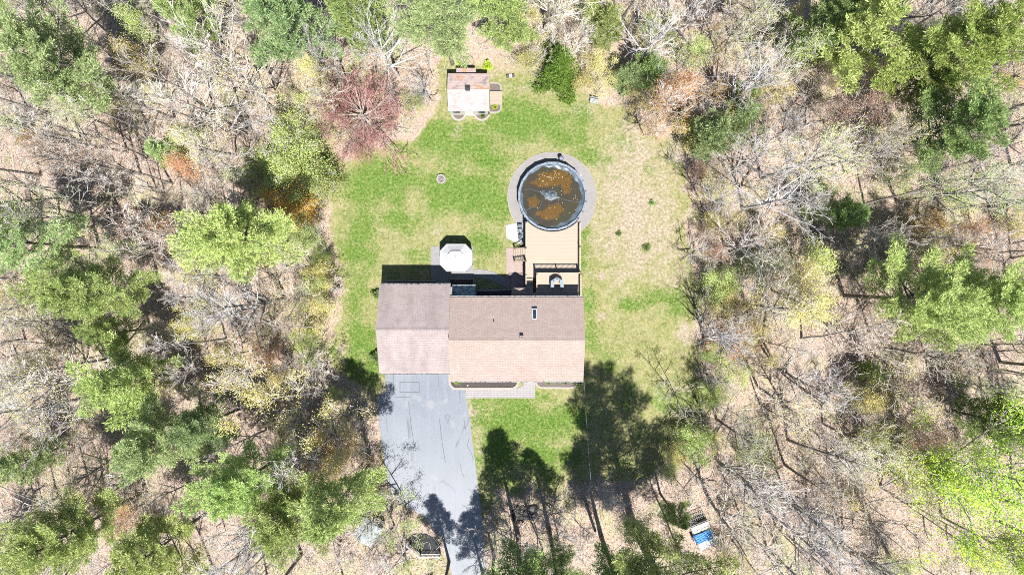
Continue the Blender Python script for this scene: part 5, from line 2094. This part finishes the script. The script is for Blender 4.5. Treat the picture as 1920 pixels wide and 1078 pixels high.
for (px_, py_, k_, s_, l_) in ((925, 1010, 'T', .9, 'grey twiggy bush right of the driveway at the bottom, upper one'), (960, 1050, 'T', 1.1, 'grey twiggy bush at the bottom edge right of the driveway'),
                               (1010, 1030, 'S', 1.0, 'curly grey bare sapling below the rock heap'), (1055, 1045, 'T', 1.0, 'pale grey bush at the bottom edge below the utility pole'),
                               (900, 1060, 'T', .7, 'small brown twiggy bush touching the driveway at the bottom edge'), (1040, 985, 'T', .9, 'pale feathery bush between the rock heap and the utility pole'),
                               (1130, 935, 'S', .9, 'thin bare sapling right of the utility pole base'), (715, 1072, 'T', .7, 'white twiggy bush on the bottom edge below the small blue roofed shed'),
                               (745, 1068, 'T', 1.0, 'white twiggy bush on the bottom edge left of the bent railing'), (625, 1050, 'T', .8, 'grey bush on the bottom edge left of the small shed')):
    crown_tree(k_, px_, py_, s_ * 1.3, l_, .6, None, twig='twigpale' if 'grey' not in l_ else 'twig', name='bush', cat='bush')
crown_tree('C', 1085, 1000, .45, 'pale twiggy bare tree below the utility pole, soft white haze', .6, None, twig='twigpale')
crown_tree('T', 560, 300, 1.4, 'dark olive leafy shrub tree in shade at the upper left lawn edge', .6, 'the dark olive shrub', leafmat_='budgreen', dens='dense', **BUD)
crown_tree('T', 590, 345, 1.2, 'bright olive leafy shrub tree below the dark one at the left lawn edge', .6, None, leafmat_='budgreen', dens='dense', **BUD)
crown_tree('T', 515, 330, 1.2, 'grey olive shrub tree behind the dark one at the left lawn edge', .6, None, leafmat_='budgreen', dens='mid', **BUD)
crown_tree('S', 800, 165, 1.1, 'small bare sapling left of the shed wall', .6, None, twig='twigpale')
crown_tree('T', 1030, 85, 1.2, 'dark brown bare shrub behind the bright spruce', .6, None)
crown_tree('T', 1262, 292, .6, 'small dark bare shrub on the right lawn corner below the russet tree', .6, None)
crown_tree('T', 1310, 480, 1.1, 'dark brushy bare shrub on the right lawn edge level with the deck', .5, None)

# ------------------------------------------------------------------ plain woods, filled in between
KINDS = [  # key list, weight, leaf, dens, twig, words, name, group
    (['A', 'B', 'C', 'D'], .24, None, None, 'twig', 'bare grey tree', 'bare_tree'),
    (['B', 'E'], .10, None, None, 'twig', 'slender bare tree', 'bare_tree'),
    (['A', 'D', 'G'], .16, None, None, 'twigpale', 'bare tree with whitish limbs', 'bare_tree'),
    (['C', 'F', 'A', 'D'], .22, 'budyellow', 'sparse', 'twig', 'tree in faint yellow bud', 'budding_tree'),
    (['C', 'E', 'F', 'A'], .18, 'budgreen', 'sparse', 'twig', 'tree in faint green bud', 'budding_tree'),
    (['B', 'C'], .06, 'budbrown', 'sparse', 'twig', 'brown tipped tree', 'budding_tree'),
    (['F'], .04, 'budsalmon', 'sparse', 'twig', 'tree in faint reddish bud', 'budding_tree'),
]
ORD = ['nearest', 'second nearest', 'third nearest', 'fourth nearest', 'fifth nearest', 'sixth nearest', 'seventh nearest', 'eighth nearest', 'ninth nearest', 'tenth nearest',
       'eleventh nearest', 'twelfth nearest', 'thirteenth nearest', 'fourteenth nearest']
PEND = []
rg = random.Random(42)


def sdp(px, py):
    return float(poly_sd(np.array([px * 1.0]), np.array([py * 1.0]), LAWN)[0])


def ok_spot(x, y, dmin, near_keep=True):
    px, py = px_of((x, y, 0))
    if sdp(px, py) > -14:
        return False
    if poly_sd(np.array([px]), np.array([py]), DRIVE)[0] > -14:
        return False
    if 640 < px < 840 and 985 < py < 1060:
        return False
    if 1270 < px < 1350 and 955 < py < 1035:
        return False
    if 820 < px < 960 and 60 < py < 240:
        return False
    if 925 < px < 1240 and 890 < py < 1078 and rg.random() < .6:
        return False
    for (tx, ty, h) in TREES:
        if (tx - x) ** 2 + (ty - y) ** 2 < dmin ** 2:
            return False
    return True


def wood(n, dmin, tries=6000):
    got = 0
    for _ in range(tries):
        if got >= n:
            break
        x, y = rg.uniform(-52, 52), rg.uniform(-30, 29.5)
        if not ok_spot(x, y, dmin):
            continue
        r = rg.random()
        acc = 0
        for K in KINDS:
            acc += K[1]
            if r < acc:
                break
        key = rg.choice(K[0])
        px, py = px_of((x, y, 0))
        edge = sdp(px, py) > -60
        s = rg.uniform(.72, 1.08) * (.85 if edge else 1)
        H = LIB[key]['H'] * s
        cx, cy = px_of((x, y, H * .7))
        # the marked trees stand clear of the crowns of the plain ones
        if any((fx - cx) ** 2 + (fy - cy) ** 2 < (fr + (18 if K[2] is None else 0)) ** 2 for fx, fy, fr, _ in FEAT):
            s *= .55
            cx, cy = px_of((x, y, LIB[key]['H'] * s * .7))
            if any((fx - cx) ** 2 + (fy - cy) ** 2 < (fr * .8) ** 2 for fx, fy, fr, _ in FEAT):
                continue
        s *= .72 if K[6] == 'slender_tree' else 1
        t = tree(key, x, y, s, rg.uniform(0, 6.28), '', K[2], K[3], twig=K[4], bark='bark', name=K[6], cat='tree', tilt=(rg.gauss(0, .035), rg.gauss(0, .035)))
        PEND.append((t, K[5], cx, cy))
        got += 1


wood(190, 2.5)
KINDS = [(['E'], 1.0, None, None, 'twig', 'young slender tree', 'slender_tree')]
wood(85, 1.6)
# saplings in the gaps
got = 0
for _ in range(5000):
    if got >= 100:
        break
    x, y = rg.uniform(-52, 52), rg.uniform(-30, 29.5)
    if not ok_spot(x, y, 1.45):
        continue
    if any(math.hypot(fx - px_of((x, y, 3))[0], fy - px_of((x, y, 3))[1]) < fr + 12 for fx, fy, fr, _ in FEAT[:4]):
        continue
    key = rg.choice(['S', 'T'])
    lm = rg.choice([None, 'budgreen', 'budyellow', 'budgreen', 'budyellow', 'budorange'])
    s = rg.uniform(.7, 1.2)
    cx, cy = px_of((x, y, LIB[key]['H'] * s * .6))
    w = {None: 'bare sapling', 'budyellow': 'yellow budded sapling', 'budgreen': 'green budded sapling', 'budorange': 'orange budded sapling'}[lm]
    t = tree(key, x, y, s, rg.uniform(0, 6.28), '', lm, 'mid', name='sapling', cat='sapling')
    PEND.append((t, w, cx, cy))
    got += 1
# brushy fringe along the lawn
got = 0
for _ in range(9000):
    if got >= 92:
        break
    x, y = rg.uniform(-24, 24), rg.uniform(-26, 24)
    px, py = px_of((x, y, 0))
    d = sdp(px, py)
    if not (-38 < d < 2) or (py > 690 and 650 < px < 1230) or (px > 1100 and 130 < py < 400 and d > -20):
        continue
    if poly_sd(np.array([px]), np.array([py]), DRIVE)[0] > -16 or (780 < px < 1000 and py < 250):
        continue
    if any((tx - x) ** 2 + (ty - y) ** 2 < 1.9 for tx, ty, h in TREES):
        continue
    if any(math.hypot(fx - px, fy - py) < fr + 22 for fx, fy, fr, _ in FEAT[:4]):
        continue
    lm = rg.choice(['budgreen', 'budolive', 'budyellow', None, None]) if px < 900 else rg.choice([None, None, 'budyellow', 'budbrown', 'budgreen'])
    s = rg.uniform(.55, 1.15) if px < 900 else rg.uniform(.45, .95)
    cx, cy = px_of((x, y, 3 * s))
    w = {None: 'bare bush', 'budyellow': 'yellow budded bush', 'budgreen': 'light green bush', 'budolive': 'olive green bush', 'budbrown': 'brown leaved bush'}[lm]
    t = tree('T', x, y, s, rg.uniform(0, 6.28), '', lm, rg.choice(['mid', 'dense']), name='bush', cat='bush')
    PEND.append((t, w, cx, cy))
    got += 1


def direc(dx, dy):
    a = (math.degrees(math.atan2(-dy, dx)) + 360) % 360
    return ['right of', 'up and right of', 'above', 'up and left of', 'left of', 'down and left of', 'below', 'down and right of'][int(((a + 22.5) % 360) // 45)]


cells = {}
for (t, w, cx, cy) in PEND:
    best = min(ANCH, key=lambda a: (a[0] - cx) ** 2 + (a[1] - cy) ** 2)
    dx, dy = cx - best[0], cy - best[1]
    cells.setdefault((w, direc(dx, dy), best[2]), []).append((math.hypot(dx, dy), t))
for (w, dr, an), lst in cells.items():
    lst.sort(key=lambda k: k[0])
    for i, (d, t) in enumerate(lst):
        t['label'] = f'{w} {dr} {an}' if len(lst) == 1 else f'{ORD[i]} {w} {dr} {an}'
        t['group'] = {'sapling': 'saplings in the woods', 'bush': 'bushes along the lawn edge', 'bare_tree': 'leafless trees of the woods', 'budding_tree': 'budding trees of the woods', 'slender_tree': 'young slender trees of the woods'}[t.name.split('.')[0]]

# ------------------------------------------------------------------ forest floor: undergrowth, litter, grass (nobody could count them)
rg2 = np.random.default_rng(77)
N = 30000
X = rg2.uniform(-53.5, 53.5, N)
Y = rg2.uniform(-30.5, 30.5, N)
dens = np.sin(X * .31 + 1) + np.sin(Y * .37 + 2) + np.sin(X * .13 - Y * .19) + np.sin(X * .8 + Y * .6)
sd = poly_sd(960 + X * S0, 539 - Y * S0, LAWN)
sdd = poly_sd(960 + X * S0, 539 - Y * S0, DRIVE)
keep = (sd < -4) & (sdd < -6) & (dens > rg2.uniform(-3.2, 2.0, N))
edge = (sd > -40)
keep &= ~edge | (rg2.random(N) < .8)
bx = lambda a, b, c, d: (960 + X * S0 > a) & (960 + X * S0 < b) & (539 - Y * S0 > c) & (539 - Y * S0 < d)
keep &= ~(bx(655, 725, 968, 1035) | bx(755, 835, 998, 1048) | bx(1292, 1345, 970, 1030) | bx(830, 945, 95, 225))
X, Y = X[keep], Y[keep]
n = len(X)
Hs = rg2.uniform(.5, 3.0, n) * rg2.uniform(.4, 1.1, n)
base = np.stack([X, Y, np.full(n, -.03)], 1)
ld = rg2.normal(size=(n, 3)) * .25
ld[:, 2] = 1
ld /= np.linalg.norm(ld, axis=1, keepdims=True)
mid = base + ld * (Hs * .55)[:, None]
ld2 = ld + rg2.normal(size=(n, 3)) * .25
ld2 /= np.linalg.norm(ld2, axis=1, keepdims=True)
top = mid + ld2 * (Hs * .45)[:, None]
S = [np.hstack([base, mid, np.full((n, 1), .020), np.full((n, 1), .014)]), np.hstack([mid, top, np.full((n, 1), .014), np.full((n, 1), .007)])]
tips = [top]
for k in range(5):
    f = rg2.uniform(.25, 1, (n, 1))
    p = np.where(f < .55, base + (mid - base) * f / .55, mid + (top - mid) * (f - .55) / .45)
    d = rg2.normal(size=(n, 3))
    d[:, 2] = np.abs(d[:, 2]) * .7
    d /= np.linalg.norm(d, axis=1, keepdims=True)
    e = p + d * (Hs * rg2.uniform(.15, .40, n))[:, None]
    S.append(np.hstack([p, e, np.full((n, 1), .010), np.full((n, 1), .006)]))
    tips.append(e)
# fallen twigs lying on the ground
m = 5200
FX, FY = rg2.uniform(-53.5, 53.5, m), rg2.uniform(-30.5, 30.5, m)
ks = (poly_sd(960 + FX * S0, 539 - FY * S0, LAWN) < -2) & (poly_sd(960 + FX * S0, 539 - FY * S0, DRIVE) < -4)
FX, FY = FX[ks], FY[ks]
m = len(FX)
aa = rg2.uniform(0, 6.28, m)
LL = rg2.uniform(.4, 2.4, m)
p = np.stack([FX, FY, rg2.uniform(.03, .12, m)], 1)
e = p + np.stack([np.cos(aa) * LL, np.sin(aa) * LL, rg2.uniform(-.02, .35, m)], 1)
S.append(np.hstack([p, e, rg2.uniform(.012, .03, (m, 1)), np.full((m, 1), .01)]))
o = link('undergrowth', seg_mesh('undergrowth', np.vstack(S)), M['twig'])
kind(o, 'stuff')
T = np.vstack(tips)
sel = rg2.random(len(T)) < .65 * (np.sin(T[:, 0] * .23) + np.sin(T[:, 1] * .29 + 1) + 1.6) / 3
T = T[sel]
T = np.repeat(T, 2, 0) + rg2.normal(size=(len(T) * 2, 3)) * .12
T[:, 2] = np.maximum(T[:, 2], .05)
o = link('undergrowth_leaves', leaf_mesh('undergrowth_leaves', T, unit(len(T), rg2), rg2.uniform(.08, .15, len(T)), rg2.uniform(.05, .09, len(T)), rg2), M['under'])
kind(o, 'stuff')
# leaf litter
n = 80000
X, Y = rg2.uniform(-53.5, 53.5, n), rg2.uniform(-30.5, 30.5, n)
sd = poly_sd(960 + X * S0, 539 - Y * S0, LAWN)
sdd = poly_sd(960 + X * S0, 539 - Y * S0, DRIVE)
k = (sd < rg2.normal(-8, 14, n)) & (sdd < -3)
X, Y = X[k], Y[k]
n = len(X)
D = unit(n, rg2)
D[:, 2] = np.abs(D[:, 2]) * .35
o = link('leaf_litter', leaf_mesh('leaf_litter', np.stack([X, Y, rg2.uniform(.03, .09, n)], 1), D, rg2.uniform(.09, .17, n), rg2.uniform(.07, .12, n), rg2, 1.2), M['litter'])
kind(o, 'stuff')
# grass tufts on the lawn
n = 90000
X, Y = rg2.uniform(-22, 20, n), rg2.uniform(-21, 24, n)
PXX, PYY = 960 + X * S0, 539 - Y * S0
sd = poly_sd(PXX, PYY, LAWN)
sdd = poly_sd(PXX, PYY, DRIVE)
lu = np.full(n, .10)
for cx, cy, rx, ry, s in LUSH:
    lu = np.maximum(lu, s * np.exp(-(((PXX - cx) / rx) ** 2 + ((PYY - cy) / ry) ** 2) * .75))
k = (sd > 2) & (sdd < -2) & (rg2.random(n) < lu * .95)
bxx = lambda a, b, c, d: (PXX > a) & (PXX < b) & (PYY > c) & (PYY < d)
k &= ~(bxx(806, 890, 460, 545) | bxx(704, 1098, 520, 748) | bxx(888, 950, 503, 540) | bxx(945, 1090, 415, 560) | bxx(838, 943, 120, 226) | (np.hypot(PXX - 1035.5, PYY - 369.5) < 86) | (np.hypot(PXX - 827, PYY - 335) < 11))
X, Y = X[k], Y[k]
n = len(X)
D = unit(n, rg2)
D[:, 2] = np.abs(D[:, 2]) + .3
o = link('grass', leaf_mesh('grass', np.stack([X, Y, np.full(n, .0)], 1), D, rg2.uniform(.08, .16, n), rg2.uniform(.04, .08, n), rg2, .2), M['grass'])
kind(o, 'stuff')

# fallen logs
for i, (px, py, L_, az, lab) in enumerate((
        (1240, 235, 6.0, 2.25, 'thin fallen pole at the top right lawn edge, pointing at the russet tree'),
        (300, 930, 3.2, .75, 'thick grey fallen log right of the bottom left corner pine'),
        (250, 330, 3.5, 2.6, 'grey fallen log left of the lilac grey hazy tree'),
        (60, 610, 4.5, .25, 'dark fallen log at the left edge below the broad mid left pine'),
        (1560, 730, 4.0, 2.5, 'grey fallen log below the large yellow budding tree'),
        (1640, 830, 4.5, 2.55, 'long dark fallen log left of the salmon budding tree'),
        (1850, 470, 3.0, .9, 'pale orange broken log above the pine near the right edge'),
        (1700, 330, 5.0, .3, 'long fallen log under the second right pine'))):
    q = P(px, py)
    bm = bm_new()
    d = Vector((math.cos(az), math.sin(az), 0))
    nn = 8
    pts = [d * (L_ * (j / nn - .5)) + Vector((-d.y, d.x, 0)) * R.uniform(-.06, .06) + Vector((0, 0, .12)) for j in range(nn + 1)]
    r0 = .05 if i == 0 else .13
    tube(bm, pts, [r0 * (1 - .6 * j / nn) for j in range(nn + 1)], 8)
    for j in (2, 4, 6):
        tube(bm, [pts[j], pts[j] + Vector((R.uniform(-.5, .5), R.uniform(-.5, .5), R.uniform(.2, .5)))], [.035, .015], 5)
    o = fin(bm, 'fallen_log', M['bark'], None, (q.x, q.y, 0))
    tag(o, lab, 'log', 'fallen logs in the woods')
